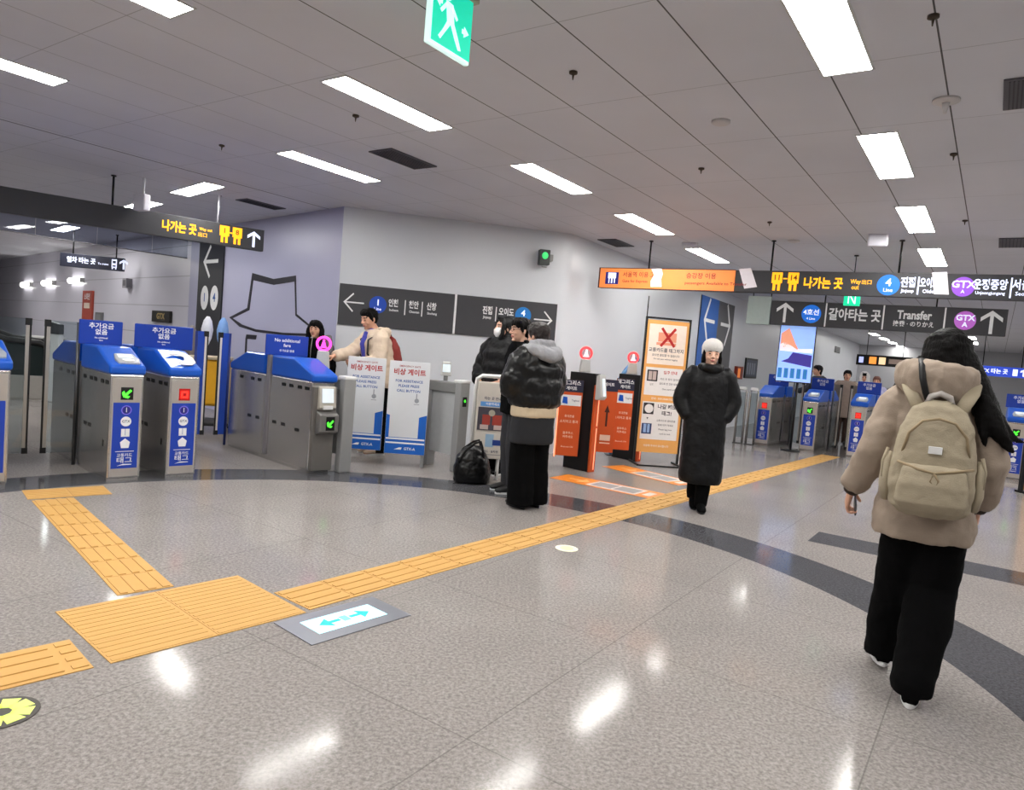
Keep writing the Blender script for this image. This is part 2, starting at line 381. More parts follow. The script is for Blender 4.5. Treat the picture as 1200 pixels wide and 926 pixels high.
# ------------------------------------------------------------------ tactile paving
YEL = mat('yellow tactile tile', (204, 160, 94), 0.6, 0, 0.05, 9, spec=0.3)
YEL2 = mat('tile joint', (176, 130, 72), 0.8)
def tactile(name, label, o, u, v, L, Wd, kind='bar', nu=0, group=None, tile=0.3, pitch=.075):
    """slab from corner o, length L along u, width Wd along v, ribs or studs on top"""
    M = Matrix(((u.x, v.x, 0, o.x), (u.y, v.y, 0, o.y), (0, 0, 1, 0), (0, 0, 0, 1)))
    b = MB(); b.box((0, 0, 0.0005), (L, Wd, .004), M=M)
    ob = b.build(name, YEL); tag(ob, label, 'tactile paving', group)
    r = MB()
    if kind == 'bar':
        n = max(1, round(Wd / pitch)); hw = pitch * .24; zt = .0085 if pitch > .06 else .006
        for i in range(n):
            c = Wd * (i + .5) / n; k = 0.0
            while k < L - .02:
                e = min(k + tile - .02, L - .01); r.prism([(k + .01, c - hw), (e, c - hw), (e, c + hw), (k + .01, c + hw)], 'z', .0038, zt, M=M); k += tile
    else:
        n, mm = round(L / .06), round(Wd / .06)
        for i in range(n):
            for j in range(mm):
                cx, cy = L * (i + .5) / n, Wd * (j + .5) / mm
                r.prism([(cx + .017 * cos(a), cy + .017 * sin(a)) for a in [2 * pi * q / 8 for q in range(8)]], 'z', .0038, .008, M=M)
    r.build('raised_bars' if kind == 'bar' else 'raised_studs', YEL, ob)
    j = MB()
    nx, ny = round(L / tile), max(1, round(Wd / tile))
    for i in range(1, nx): j.box((i * tile - .002, 0, .0038), (i * tile + .002, Wd, .0045), M=M)
    for i in range(1, ny): j.box((0, i * tile - .002, .0038), (L, i * tile + .002, .0045), M=M)
    if nx > 1 or ny > 1: j.build('tile_joint', YEL2, ob)
    return ob
J = [at(67, 718), at(269, 679), at(346, 719), at(127, 778)]
mu = ((J[1] - J[0]) + (J[2] - J[3])).normalized(); mv = V((mu.y, -mu.x, 0))
JL, JW = 0.92, 0.70
jo = J[0] + (J[3] - J[0]) * .5 - mv * JW / 2
jo = V((jo.x, jo.y, 0))
tactile('tactile_paving', 'finely ribbed yellow junction square where the branch meets the long tactile path', jo, mu, mv, JL, JW, 'bar', tile=JL / 2, pitch=.05)
# long path, aimed at the far gates
def strip_between(name, label, pu0, pu1, pl0, pl1, **k):
    a, b_, c, d_ = at(*pu0), at(*pu1), at(*pl0), at(*pl1)
    t0, t1 = k.pop('t0', 0), k.pop('t1', 0)
    s, e = (a + c) / 2, (b_ + d_) / 2; u = (e - s); L = u.length - t0 - t1; u.normalize(); s = s + u * t0; v = V((u.y, -u.x, 0))
    wd = (abs((c - a).dot(v)) + abs((d_ - b_).dot(v))) / 2
    return tactile(name, label, s - v * wd / 2, u, v, L, wd, **k)
strip_between('tactile_paving', 'long yellow tactile path running from the junction to the far gates', (315, 697), (962, 533), (346, 720), (985, 536), kind='bar', t0=.06)
strip_between('tactile_paving', 'short yellow tactile path leaving the left edge of the photo', (-160, 800), (96, 749), (-160, 852), (126, 777), kind='bar', t1=.05)
strip_between('tactile_paving', 'yellow branch path from the junction up to the left ticket gates', (141, 703), (36, 586), (207, 690), (84, 582), kind='bar', t0=.05, t1=.05)
strip_between('tactile_paving', 'yellow warning strip lying crosswise in front of the left gate aisle', (24, 575), (122, 570), (34, 586), (130, 579), kind='bar', pitch=.05)

# ------------------------------------------------------------------ ticket gates
GREEN = mat('green led arrow', (70, 255, 50), 0.5, emit=2.2); RED = mat('red led', (255, 48, 36), 0.5, emit=1.6)
SCREEN = mat('lit white screen', (210, 220, 226), 0.4, emit=0.45)
slot = lambda: mat('black sensor slot', (14, 14, 15), 0.25)
GW, GL_, GZ = 0.27, 1.9, 0.945
def gate_cover(y0, y1, front=True, name='cover', root=None, m=None):
    """blue lid: low lip at the outer end rising to a flat top; faceted shoulder"""
    b = MB(); h0, h1, h2 = GZ, GZ + .075, GZ + .225; w = GW / 2 + .012; sl = .40
    prof = [(y0 - .012, h0), (y0 - .012, h1), (y0 + sl, h2), (y1, h2), (y1, h0)]
    if not front: prof = [(y0, h0), (y0, h2), (y1 - sl, h2), (y1 + .012, h1), (y1 + .012, h0)]
    b.prism(prof, 'x', -w, w, bev=.022, seg=3)
    return b.build(name, m or blue(), root)
def slots(root, side, rows):
    for y, z in rows:
        x = side * (GW / 2)
        if 'slot' not in _lm:
            b = MB(); b.box((-.003, -.045, -.018), (.003, .045, .018), bev=.002); _lm['slot'] = b.mesh('sensor_slot'); _lm['slot'].materials.append(slot())
        o = link('sensor_slot', _lm['slot'], root); o.location = (x, y, z)
def gate_sticker(root, y=-.0035):
    b = MB(); b.box((-.105, y, .12), (.105, y + .003, .70)); s = b.build('instruction_sticker', mat('blue instruction sticker', (26, 62, 170), 0.45), root)
    yy = y - .001
    shape2d([circ2(0, .635, .042)], mat('violet ring mark', (120, 110, 226), 0.5), s, 'round_mark', yy, .001)
    shape2d([circ2(0, .635, .033)], mat('dark violet mark', (38, 34, 132), 0.5), s, 'round_mark', yy - .0005, .001)
    text('1', .06, ink_w(), s, 0, yy - .002, .635)
    shape2d([circ2(0, .535, .043)], ink_w(), s, 'round_mark', yy, .001)
    text('GTX', .032, mat('dark ink', (40, 44, 80), .6), s, 0, yy - .0015, .535, bold=.01)
    shape2d([rect2(-.035, .40, -.004, .47), rect2(0, .40, .033, .47), rect2(-.035, .40, .025, .412)], ink_w(), s, 'card_mark', yy, .001)
    shape2d([[(-.04, .352), (0, .385), (.04, .352), (.03, .30), (-.03, .30)]], ink_w(), s, 'pentagon_mark', yy, .001)
    shape2d([rect2(-.075, .268, .075, .273)], ink_w(), s, 'rule_line', yy, .001)
    text('교통카드', .034, ink_w(), s, 0, yy - .001, .235, bold=.01)
    text('태그', .055, ink_w(), s, 0, yy - .001, .19, bold=.01, sx=1.3)
    shape2d([[(-.06, .142), (-.01, .16), (.06, .156), (.06, .15), (-.02, .148)]], ink_w(), s, 'swoosh_mark', yy, .001)
    return s
def gate_led(root, on):
    b = MB(); b.box((-.05, -.004, .725), (.05, .0, .835)); l = b.build('signal_display', blk() if on == 'green' else mat('dark red display', (150, 14, 10), .4, emit=.5), root)
    if on == 'green':
        shape2d([rot2(p, R(135)) for p in arrow_polys(0, .2)], GREEN, l, 'lit_arrow', -.005, .002, 0, .78, .085)
    else:
        shape2d([rect2(-.5, -.5, .5, -.24), rect2(-.5, .24, .5, .5), rect2(-.5, -.5, -.24, .5), rect2(.24, -.5, .5, .5)], RED, l, 'lit_bar', -.005, .002, 0, .78, .065)
    return l
def card_reader(root):
    """tilted reader set into the sloping lid"""
    a = atan2(.15, .412); M = Matrix.Translation((.02, .13, GZ + .128)) @ Matrix.Rotation(a, 4, 'X')
    b = MB(); b.prism([(-.085, -.11), (.085, -.11), (.10, -.02), (.075, .10), (-.075, .10), (-.10, -.02)], 'z', -.01, .014, bev=.006, M=M)
    r = b.build('card_reader', mat('silver reader bezel', (186, 190, 196), .3, .5), root)
    b = MB(); b.box((-.062, .0, .0135), (.058, .075, .017), bev=.001, M=M); b.build('screen', SCREEN, r)
    b = MB(); b.prism([(.05 * cos(2 * pi * i / 20), -.055 + .03 * sin(2 * pi * i / 20)) for i in range(20)], 'z', .0135, .019, M=M); b.build('touch_pad', white(), r)
    return r
def swoosh(root):
    a = atan2(.15, .412); M = Matrix.Translation((.0, .18, GZ + .147)) @ Matrix.Rotation(a, 4, 'X')
    b = MB()
    pts = [(-.11, .06), (-.02, .145), (.10, .12), (.135, .02), (.125, -.10), (.07, -.165), (-.04, -.17), (.03, -.13), (-.09, -.13), (.03, -.06), (.055, .03), (.0, .08)]
    b.prism([(p[0] * .95, p[1] * .95) for p in pts], 'z', .0125, .0185, M=M)
    return b.build('hand_mark', white(), root)
def fare_board(root, lines, y, w, twist, x=0.0, h=.23):
    M = Matrix.Translation((x, y, 0)) @ Matrix.Rotation(twist, 4, 'Z')
    b = MB(); b.box((-w / 2, -.012, 1.165), (w / 2, .012, 1.165 + h), bev=.008, M=M)
    s = b.build('fare_notice', dblue(), root)
    zz = 1.165 + h
    for (t, sz, dz) in lines:
        e = text(t, sz, ink_w(), s, 0, -.014, zz - dz, bold=.02); e.data.transform(M)
    return s
def ticket_gate(label, loc, rotz, led='green', top='reader', board=None, led_group=None, plinth=False, group='ticket gates of the near left row', boardpar=None):
    r = thing('ticket_gate', label, 'ticket gate', loc, rotz, group)
    b = MB(); w = GW / 2
    b.box((-w, 0, .03), (w, .86, GZ), bev=.012); b.box((-w, 1.02, .03), (w, GL_, GZ), bev=.012)
    b.box((-w + .004, .85, .03), (w - .004, 1.03, GZ - .002)); b.box((-w + .008, .02, 0), (w - .008, GL_ - .02, .035))
    b.build('body', steel(), r)
    f = MB(); f.box((-w + .02, -.0025, .05), (w - .02, .006, GZ - .03), bev=.001); f.build('front_panel', mat('pale brushed steel', (196, 190, 184), .36, .75, .04, 6, stretch=(14, 1, 1)), r)
    gate_cover(0, .86, True, 'front_cover', r); gate_cover(1.02, GL_, False, 'rear_cover', r)
    fb = MB(); fb.box((-w - .006, .90, .06), (w + .006, .98, GZ + .05), bev=.006); fb.build('flap_housing', steel_dark(), r)
    for sd in (-1, 1):
        slots(r, sd, [(.09, .87), (.22, .87), (.42, .87), (.55, .87), (.75, .87), (1.15, .87), (1.32, .87), (1.6, .87), (.55, .44), (.68, .44), (1.15, .44), (1.3, .44)])
        rv = MB(); rv.box((min(sd * w, sd * (w + .002)), .12, .30), (max(sd * w, sd * (w + .002)), .15, .36)); rv.build('keyhole', slot(), r)
    gate_led(r, led); gate_sticker(r)
    if top == 'reader': card_reader(r)
    elif top == 'swoosh': swoosh(r)
    if board: fare_board(r, *board)
    return r
GROT = rz(44.0)
gx, gy = V((cos(GROT), sin(GROT), 0)), V((-sin(GROT), cos(GROT), 0))
kor = [('추가요금', .058, .055), ('없음', .058, .112), ('No additional', .02, .165), ('fare', .02, .188)]
def front_center(px, py): return at(px, py) + gx * (GW / 2)
g1 = front_center(124, 566)
ticket_gate('blue-topped ticket gate with green arrow and card reader behind the yellow branch path', g1, GROT, 'green', 'reader', (kor, .82, .37, 0, 0))
g2 = front_center(193, 562)
ticket_gate('blue-topped ticket gate with a red light and a white hand mark on its lid', g2, GROT, 'red', 'swoosh', (kor, .72, .52, R(-22), .05))
g0 = at(8, 571) - gx * (GW / 2)
ticket_gate('blue-topped ticket gate with green arrow cut off by the left edge of the photo', g0, GROT, 'green', 'reader')
# third gate: faces the other way, its machine end towards the viewer
def exit_gate(label, loc, rotz):
    r = thing('ticket_gate', label, 'ticket gate', loc, rotz, 'ticket gates of the near left row')
    w = GW / 2; b = MB()
    b.box((-w, 0, .03), (w, .86, GZ), bev=.012); b.box((-w, 1.02, .03), (w, GL_, GZ), bev=.012)
    b.box((-w + .004, .85, .03), (w - .004, 1.03, GZ - .002)); b.box((-w + .008, .02, 0), (w - .008, GL_ - .02, .035))
    b.build('body', steel(), r)
    gate_cover(-.02, .86, True, 'front_cover', r); gate_cover(1.02, GL_, False, 'rear_cover', r)
    fb = MB(); fb.box((-w - .012, .90, .06), (w + .012, .97, GZ + .30), bev=.006); fb.build('flap_housing', mat('grey flap post', (150, 146, 150), .35, .5), r)
    for sd in (-1, 1):
        slots(r, sd, [(.09, .87), (.24, .87), (.42, .87), (.58, .87), (1.15, .87), (1.32, .87), (1.6, .87), (.55, .44), (.75, .44), (1.15, .44), (1.35, .44), (.25, .42)])
    # machine end
    b = MB(); b.prism([(-w + .015, .03), (w - .015, .03), (w - .015, .42), (w, .46), (w, .90), (-w, .90), (-w, .46), (-w + .015, .42)], 'y', -.05, .004, bev=.006)
    b.build('front_panel', mat('mid grey front panel', (128, 124, 120), .4, .5), r)
    b = MB(); b.prism([(-.05, .40), (-.14, .44), (-.14, .62), (-.05, .66)], 'x', -.10, .12, bev=.012); c = b.build('signal_console', mat('grey console', (120, 118, 116), .45, .3), r)
    b = MB(); b.box((-.03, -.1425, .46), (.07, -.139, .60), bev=.001); d = b.build('signal_display', blk(), c)
    shape2d([rot2(p, R(135)) for p in arrow_polys(0, .2)], GREEN, c, 'lit_arrow', -.144, .002, .02, .53, .085)
    b = MB(); b.prism([(-.05, .66), (-.10, .69), (-.075, .90), (-.05, .91)], 'x', -.09, .10, bev=.006); c = b.build('card_terminal', mat('beige terminal', (190, 184, 174), .4, .2), r)
    M = Matrix.Translation((0, -.094, .80)) @ Matrix.Rotation(R(-7), 4, 'X')
    b = MB(); b.box((-.065, -.008, -.06), (.065, .004, .085), bev=.003, M=M); b.build('screen', SCREEN, c)
    b = MB(); b.box((-.05, -.025, .67), (.06, -.0, .71), bev=.004, M=Matrix.Translation((0, -.085, 0))); b.build('touch_pad', white(), c)
    fare_board(r, [('No additional', .05, .06), ('fare', .05, .115), ('추가요금 없음', .028, .175)], .86, .46, R(-18), .02)
    return r
g3 = front_center(359, 555)
exit_gate('steel ticket gate with plain blue lid, card terminal and low green arrow', g3, GROT)

# flap glass of the aisles -------------------------------------------------
CLEAR = lambda: glass('clear flap glass', (236, 242, 244), .9)
def flap_panel(label, hinge, tip, z0, z1, kind, group):
    hinge = hinge + (tip - hinge).normalized() * .02
    d = (tip - hinge); d.z = 0; L = d.length; a = atan2(d.y, d.x)
    r = thing('gate_flap', label, 'gate flap', (hinge.x, hinge.y, 0), a, group)
    b = MB(); b.box((0, -.006, z0), (L - .03, .006, z1)); b.build('glass_pane', CLEAR() if kind != 'blue' else mat('blue printed flap', (30, 70, 170), .35), r)
    if kind == 'blue':
        b = MB(); b.box((L - .03, -.012, z0), (L - .005, .012, z1), bev=.003); b.build('edge_strip', mat('pale edge strip', (222, 214, 206), .4), r)
    else:
        b = MB(); b.box((L - .035, -.014, z0), (L - .005, .014, z1), bev=.003); b.build('edge_strip', mat('satin edge strip', (176, 172, 166), .35, .6), r)
    b = MB(); b.box((L - .006, -.013, z0 + .02), (L + .010, .013, z1 - .02)); b.box((L - .04, -.016, z1 - .06), (L + .012, .016, z1 + .004)); b.box((L - .035, -.016, z0 - .004), (L + .012, .016, z0 + .05))
    b.build('rubber_edge', blk(), r)
    b = MB(); b.cyl((0, 0), .016, 0, z1, 12); b.build('hinge_post', mat('navy post', (20, 40, 110), .4) if kind == 'blue' else steel_dark(), r)
    return r
gm = gy * .94                                      # flap line, half way along the gates
hg0, hg1 = g0 + gx * (GW / 2) + gm, g1 - gx * (GW / 2) + gm
ai = (hg1 - hg0)
FG = 'glass flaps between the left gates'
flap_panel('clear glass flap with black edge hinged on the gate cut off at the left edge', hg0, hg0 + ai * .43, .12, 1.36, 'clear', FG)
flap_panel('clear glass flap with black edge hinged on the gate behind the yellow branch path', hg1, hg1 - ai * .40, .12, 1.36, 'clear', FG)
hg2, hg3 = g2 + gx * (GW / 2) + gm, g3 - gx * (GW / 2) + gm
def low(px, py, z): return at(px, py, z)
pL, pR = at(237, 509, .13), at(251, 509, .13)
flap_panel('blue gate flap with pale edge on the left of the yellow cleaning cart', pL - gx * .14 + gy * .02, pL, .13, 1.36, 'blue', 'blue flaps in front of the cleaning cart')
flap_panel('blue gate flap with pale edge on the right of the yellow cleaning cart', pR + gx * .14 - gy * .02, pR, .13, 1.36, 'blue', 'blue flaps in front of the cleaning cart')

# wide gate ----------------------------------------------------------------
def wide_cabinet(label, loc, L, rot, h=1.03, lamp=True):
    r = thing('wide_gate_cabinet', label, 'ticket gate', loc, rot, 'grey cabinets of the wide gate')
    w = .07
    b = MB(); b.box((-w, 0, 0), (w, .10, h - .03), bev=.012); b.build('front_post', grey(), r)
    b = MB(); b.box((-w - .004, -.004, h - .035), (w + .004, .13, h), bev=.014, seg=3); b.build('post_cap', white(), r)
    b = MB(); b.box((-w + .01, L - .10, 0), (w - .01, L, h - .12), bev=.01); b.build('rear_post', grey(), r)
    b = MB(); b.box((-w + .006, .09, h - .16), (w - .006, L - .02, h - .04), bev=.012); b.build('top_rail', mat('mid grey rail', (128, 128, 128), .4), r)
    b = MB(); b.box((-w + .03, .09, .18), (w - .03, L - .05, h - .14)); b.build('side_panel', mat('light grey panel', (172, 174, 176), .45), r)
    if lamp:
        b = MB(); b.box((-.03, -.004, h - .30), (.03, .002, h - .19), bev=.002); s = b.build('signal_display', blk(), r)
        b = MB(); b.ell((0, -.006, h - .235), (.012, .004, .016), seg=12, rings=8); b.build('lit_lamp', GREEN, s)
    return r
g4 = at(404, 554)
wide_cabinet('grey wide gate cabinet with white cap right beside the plain blue lidded gate', g4, .95, GROT, 1.02, False)
g5 = at(538, 553.5)
wide_cabinet('grey wide gate cabinet with green lamp standing left of the black duffel bag', g5, .62, GROT, 1.05)
def reader_post(label, loc, h0, h1, ringcol, ringz, rot=0.0, w=.13, group=None, grade='plain'):
    """reader head on a post, with a lit ring mark above"""
    r = thing('tag_reader', label, 'card reader', loc, rot, group)
    b = MB(); b.prism([(-w / 2 - .01, h0), (w / 2 + .01, h0), (w / 2 - .008, h1), (-w / 2 + .008, h1)], 'y', -.045, .045, bev=.012); b.build('reader_body', mat('pale grey reader', (188, 188, 186), .4), r)
    if ringcol:
        b = MB(); b.torus((0, 0, ringz), .072, .014, 'y'); q = b.build('lit_ring', ringcol, r)
        b = MB(); b.disc((0, .006, ringz), .066, .012); b.build('ring_disc', glass('clear ring disc', (250, 232, 234), .9), r)
        shape2d([circ2(0, .035, .014), [(-.028, -.03), (.028, -.03), (.014, .022), (-.014, .022)], [(-.045, -.045), (.045, -.045), (.028, -.03), (-.028, -.03)]], mat('pale lit bell', (255, 214, 220), .5, emit=1.0) if ringcol.name.startswith('red') else ringcol, r, 'lit_bell', -.008, .004, 0, ringz)
    else:
        b = MB(); b.box((-.045, -.05, h1 - .12), (.045, -.043, h1 - .03), bev=.003); b.build('screen', SCREEN, r)
    return r
PINK = mat('pink lit ring', (255, 70, 200), .5, emit=1.5); REDR = mat('red lit ring', (255, 60, 64), .5, emit=1.3)
p = g4 + gy * .55 - gx * .02; p.z = 0
def post_under(r, z0, z1, rad=.025):
    b = MB(); b.cyl((0, 0), rad, z0, z1, 14); return b.build('post', grey(), r)
r = reader_post('pale tag reader with pink lit ring that the person in cream reaches for', p, 1.06, 1.26, PINK, 1.335, R(8)); post_under(r, 1.0, 1.07)
p = g5 + gy * .36; p.z = 0
r = reader_post('beige tag reader with small screen on the wide gate cabinet beside the duffel bag', p, 1.075, 1.24, None, 0, R(10), .11); post_under(r, 1.02, 1.08)

# boards hung on the wide gate flaps
def assist_board(label, p0, az, w, h):
    r = thing('assistance_board', label, 'notice board', p0, rz(az), 'white and blue boards on the wide gate')
    b = MB(); b.box((-w / 2, -.008, 0), (w / 2, .008, h), bev=.003); b.build('board', mat('white printed board', (216, 218, 222), .45, 0, .02), r)
    bl = mat('board blue', (22, 96, 190), .5); y = -.009
    shape2d([[(-w / 2 + .002, .002), (w / 2 - .002, .002), (w / 2 - .002, .19), (-w / 2 + .002, .19)], [(w / 2 - .09, .19), (w / 2 - .002, .19), (w / 2 - .002, .46), (w / 2 - .09, .43)], [(-w / 2 + .002, .19), (-w / 2 + .04, .19), (-w / 2 + .04, .44), (-w / 2 + .002, .45)]], bl, r, 'blue_field', y, .001)
    shape2d([rect2(-w / 2 + .01, .118, w / 2 - .01, .136), rect2(-w / 2 + .01, .165, w / 2 - .01, .183)], ink_w(), r, 'white_stripe', y - .001, .001)
    shape2d([[(-.12, .05), (-.06, .075), (-.03, .075), (-.04, .05)]], ink_w(), r, 'swoosh_mark', y - .001, .001)
    text('GTX-A', .042, ink_w(), r, .055, y - .002, .062, bold=.02)
    text('EMERGENCY GATE', .028, mat('dark red ink', (150, 40, 46), .6), r, 0, y, h - .055, bold=.01)
    text('비상 게이트', .075, mat('red ink', (176, 52, 56), .6), r, 0, y, h - .125, bold=.03)
    bi = mat('blue ink', (36, 84, 160), .6)
    for k, t in enumerate(('FOR ASSISTANCE', 'PLEASE PRESS', 'CALL BUTTON')): text(t, .04, bi, r, 0, y, h - .225 - k * .055, bold=.02)
    shape2d([circ2(.10, .62, .026, 16), rect2(.09, .64, .102, .70), rect2(.07, .575, .13, .582)], mat('grey line mark', (150, 152, 160), .6), r, 'hand_mark', y, .001)
    for sx in (-.07, .07):
        q = MB(); q.box((sx - .012, .006, h - .10), (sx + .012, .03, h - .02), bev=.002); q.build('hanging_clip', grey(), r)
    return r
b1, b2 = at(424, 524, .15), at(474, 525, .15)
b1 = V((-1.75, 8.12, .15)); b1 = atY(424, 521, 8.0); b1.z = .16; b2 = atY(474, 525, 7.95); b2.z = .15
assist_board('white and blue assistance board nearer the grey post, in front of the person in cream', b1, 86, .43, 1.06)
assist_board('white and blue assistance board nearer the black duffel bag', b2, 86, .46, 1.06)
for c, lab, sd in ((b1, 'glass gate flap carrying the assistance board nearer the grey post', -1), (b2, 'glass gate flap carrying the assistance board nearer the duffel bag', 1)):
    r = thing('wide_gate_flap', lab, 'gate flap', (c.x, c.y + .05, 0), rz(86), 'flaps of the wide gate')
    q = MB(); q.box((-.20, -.006, .20), (.20, .006, 1.16)); q.build('glass_pane', CLEAR(), r)
    q = MB(); q.box((sd * .20 - .02, -.02, 0), (sd * .20 + .02, .02, 1.1), bev=.004); q.build('hinge_post', grey(), r)

# poster cabinet between the wide gate and the group
pc = atY(571, 537, 7.55); pc.z = 0; r = thing('poster_cabinet', 'cream poster cabinet with white handle bar behind the duffel bag', 'notice board', pc, rz(84))
b = MB(); b.box((-.16, -.02, .24), (.16, .10, 1.07), bev=.01); b.build('cabinet_body', mat('cream panel', (206, 198, 188), .5), r)
b = MB(); b.tube([(-.185, .04, 0), (-.185, .04, .98), (-.17, .02, 1.10), (-.12, .0, 1.135), (.16, .0, 1.14)], .022, 12); b.tube([(.12, .06, 0), (.12, .06, .3)], .02, 10); b.build('handle_bar', white(), r, True)
b = MB(); b.box((-.14, -.024, .55), (.15, -.019, .80)); ph = b.build('photo_print', mat('dark photo print', (70, 66, 76), .5, 0, .3, 25), r)
shape2d([rect2(-.09, .61, -.005, .72), rect2(.02, .61, .12, .72)], mat('brick red print', (160, 62, 52), .5), ph, 'print_block', -.0245, .001)
shape2d([rect2(-.11, .56, -.02, .61), rect2(.04, .56, .14, .61)], mat('pale print', (196, 176, 170), .5), ph, 'print_block', -.0245, .001)
shape2d([circ2(.01, .74, .035)], mat('grey print ring', (170, 166, 150), .5), ph, 'print_block', -.0255, .001)
shape2d([rect2(-.12, .81, .15, .86)], mat('light blue band', (92, 150, 214), .5), r, 'title_band', -.0205, .002)
text('타는 곳 안내', .036, mat('dark ink', (40, 44, 80), .6), r, 0.01, -.0215, .895, bold=.02)
text('이용하세요', .032, ink_w(), r, .01, -.0235, .835, bold=.02)
shape2d([rect2(-.04, .37, .05, .51)], mat('pale blue card print', (150, 180, 206), .5), r, 'card_print', -.0205, .002)
shape2d([rect2(.04, .39, .15, .45)], mat('navy card print', (34, 58, 130), .5), r, 'card_print', -.0225, .002)
text('교통카드 · 승차권', .03, mat('dark ink', (40, 44, 80), .6), r, 0, -.0215, .32, bold=.02)
shape2d([rect2(-.16, .285, .16, .289)], mat('dark ink', (40, 44, 80), .6), r, 'rule_line', -.0205, .001)
b = MB(); b.tube([(.04, -.03, .06), (.04, -.05, .10), (.10, -.05, .11), (.10, -.03, .06)], .006); b.build('latch', blk(), r)

# orange tagless gates -----------------------------------------------------
ORG = lambda: mat('orange gate panel', (206, 84, 32), .45, 0, .04)
LSTRIP = mat('lit orange strip', (255, 160, 120), .4, emit=1.1)
def slim_gate(label, loc, h=1.23):
    r = thing('tagless_gate', label, 'ticket gate', loc, GROT, 'slim black and orange gates')
    b = MB(); b.box((-.055, 0, 0), (.055, .40, h), bev=.006); b.build('body', mat('black gate body', (20, 20, 22), .35), r)
    b = MB(); b.box((-.055, -.03, 0), (.055, .004, h - .14), bev=.006); f = b.build('front_trim', ORG(), r)
    b = MB(); b.box((.012, -.033, .03), (.026, -.029, .55)); b.box((.012, -.033, .58), (.026, -.029, h - .18)); b.build('light_strip', LSTRIP, f)
    b = MB(); b.prism([(-.09, h - .32), (-.12, h - .28), (-.07, h + .0), (-.02, h - .02), (-.02, h - .32)], 'x', -.062, .062, bev=.012); k = b.build('reader_hood', mat('pale grey reader', (188, 188, 186), .4), r)
    b = MB(); b.prism([(-.123, h - .26), (-.119, h - .27), (-.081, h - .06), (-.085, h - .05)], 'x', -.02, .03); b.build('reader_window', SCREEN, k)
    return r
o1, o2 = at(691, 553) , at(746, 540.5)
slim_gate('slim black gate with orange light edge, nearer of the two, beside the puffer jacket', o1)
slim_gate('slim black gate with orange light edge standing next to the tall orange framed poster', o2)
for o, lab in ((o1, 'grey tag reader with red lit ring on the slim gate nearer the group'), (o2, 'grey tag reader with red lit ring on the slim gate nearer the framed poster')):
    p = o + gy * .22; p.z = 0
    reader_post(lab, p, 1.235, 1.40, REDR, 1.475, R(6), .12, 'ring readers on the slim gates')
def orange_panel(label, px, py, Y, w, h, kind):
    p = atY(px, py, Y); r = thing('gate_wing_panel', label, 'gate panel', (p.x, p.y, 0), rz(88), 'orange panels of the slim gates')
    z0 = p.z; ow = mat('faded white print', (240, 206, 186), .6)
    b = MB(); b.box((-w / 2, -.012, z0), (w / 2, .012, z0 + h), bev=.004); b.build('panel', ORG(), r)
    b = MB(); b.box((-w / 2 - .012, -.016, z0 - .02), (-w / 2 + .004, .016, z0 + h * .82), bev=.003); b.build('light_strip', LSTRIP, r)
    if kind != 'arrow':
        b = MB(); b.box((-w / 2, -.015, z0 + h * .84), (w / 2, -.012, z0 + h)); b.build('header', mat('navy header', (34, 36, 58), .5), r)
        text('태그리스', .062, ink_w(), r, 0, -.0155, z0 + h * .955, bold=.02); text('게이트', .05, ink_w(), r, 0, -.0155, z0 + h * .885, bold=.02)
        b = MB(); b.box((-w / 2 + .015, -.0145, z0 + h * .66), (w / 2 - .015, -.012, z0 + h * .80)); l = b.build('white_label', white(), r)
        shape2d([[(-w / 2 + .04, z0 + h * .69), (-w / 2 + .11, z0 + h * .68), (-w / 2 + .10, z0 + h * .77), (-w / 2 + .05, z0 + h * .775)]], blue(), l, 'card_mark', -.0147, .001)
        text('Tagless', .034, mat('grey ink', (90, 100, 120), .6), l, .06, -.0155, z0 + h * .73, bold=.01)
        for t, sz, k in (('휴대폰을', .034, .52), ('소지하고 통과', .04, .45), ('블루투스', .036, .30), ('켜주세요', .036, .25), ('Bluetooth ON', .026, .12)): text(t, sz, ow, r, 0, -.0135, z0 + h * k, bold=.01)
    else:
        shape2d([rect2(-.013, -.14, .013, .06), [(-.035, .05), (.035, .05), (0, .15)]], mat('dark brown print', (70, 28, 18), .6), r, 'arrow_mark', -.0125, .001, 0, z0 + h * .5, 1.0)
        b = MB(); b.box((-w / 2, -.015, z0 + h * .84), (w / 2, -.012, z0 + h)); b.build('header', mat('navy header', (34, 36, 58), .5), r)
        text('게이트', .05, ink_w(), r, 0, -.0155, z0 + h * .93, bold=.02)
        shape2d([rect2(-.07, z0 + h * .16, .07, z0 + h * .24), rect2(-.07, z0 + h * .12, .07, z0 + h * .135)], ow, r, 'print_block', -.0125, .001)
    return r
orange_panel('orange wing panel with navy header half hidden by the black puffer jacket', 663, 534, 8.75, .29, .96, 'text')
orange_panel('orange wing panel with a dark upward arrow between the two slim gates', 707, 530, 9.35, .24, .98, 'arrow')
orange_panel('orange wing panel with navy header just left of the second slim gate', 726, 527, 9.4, .24, .96, 'text')
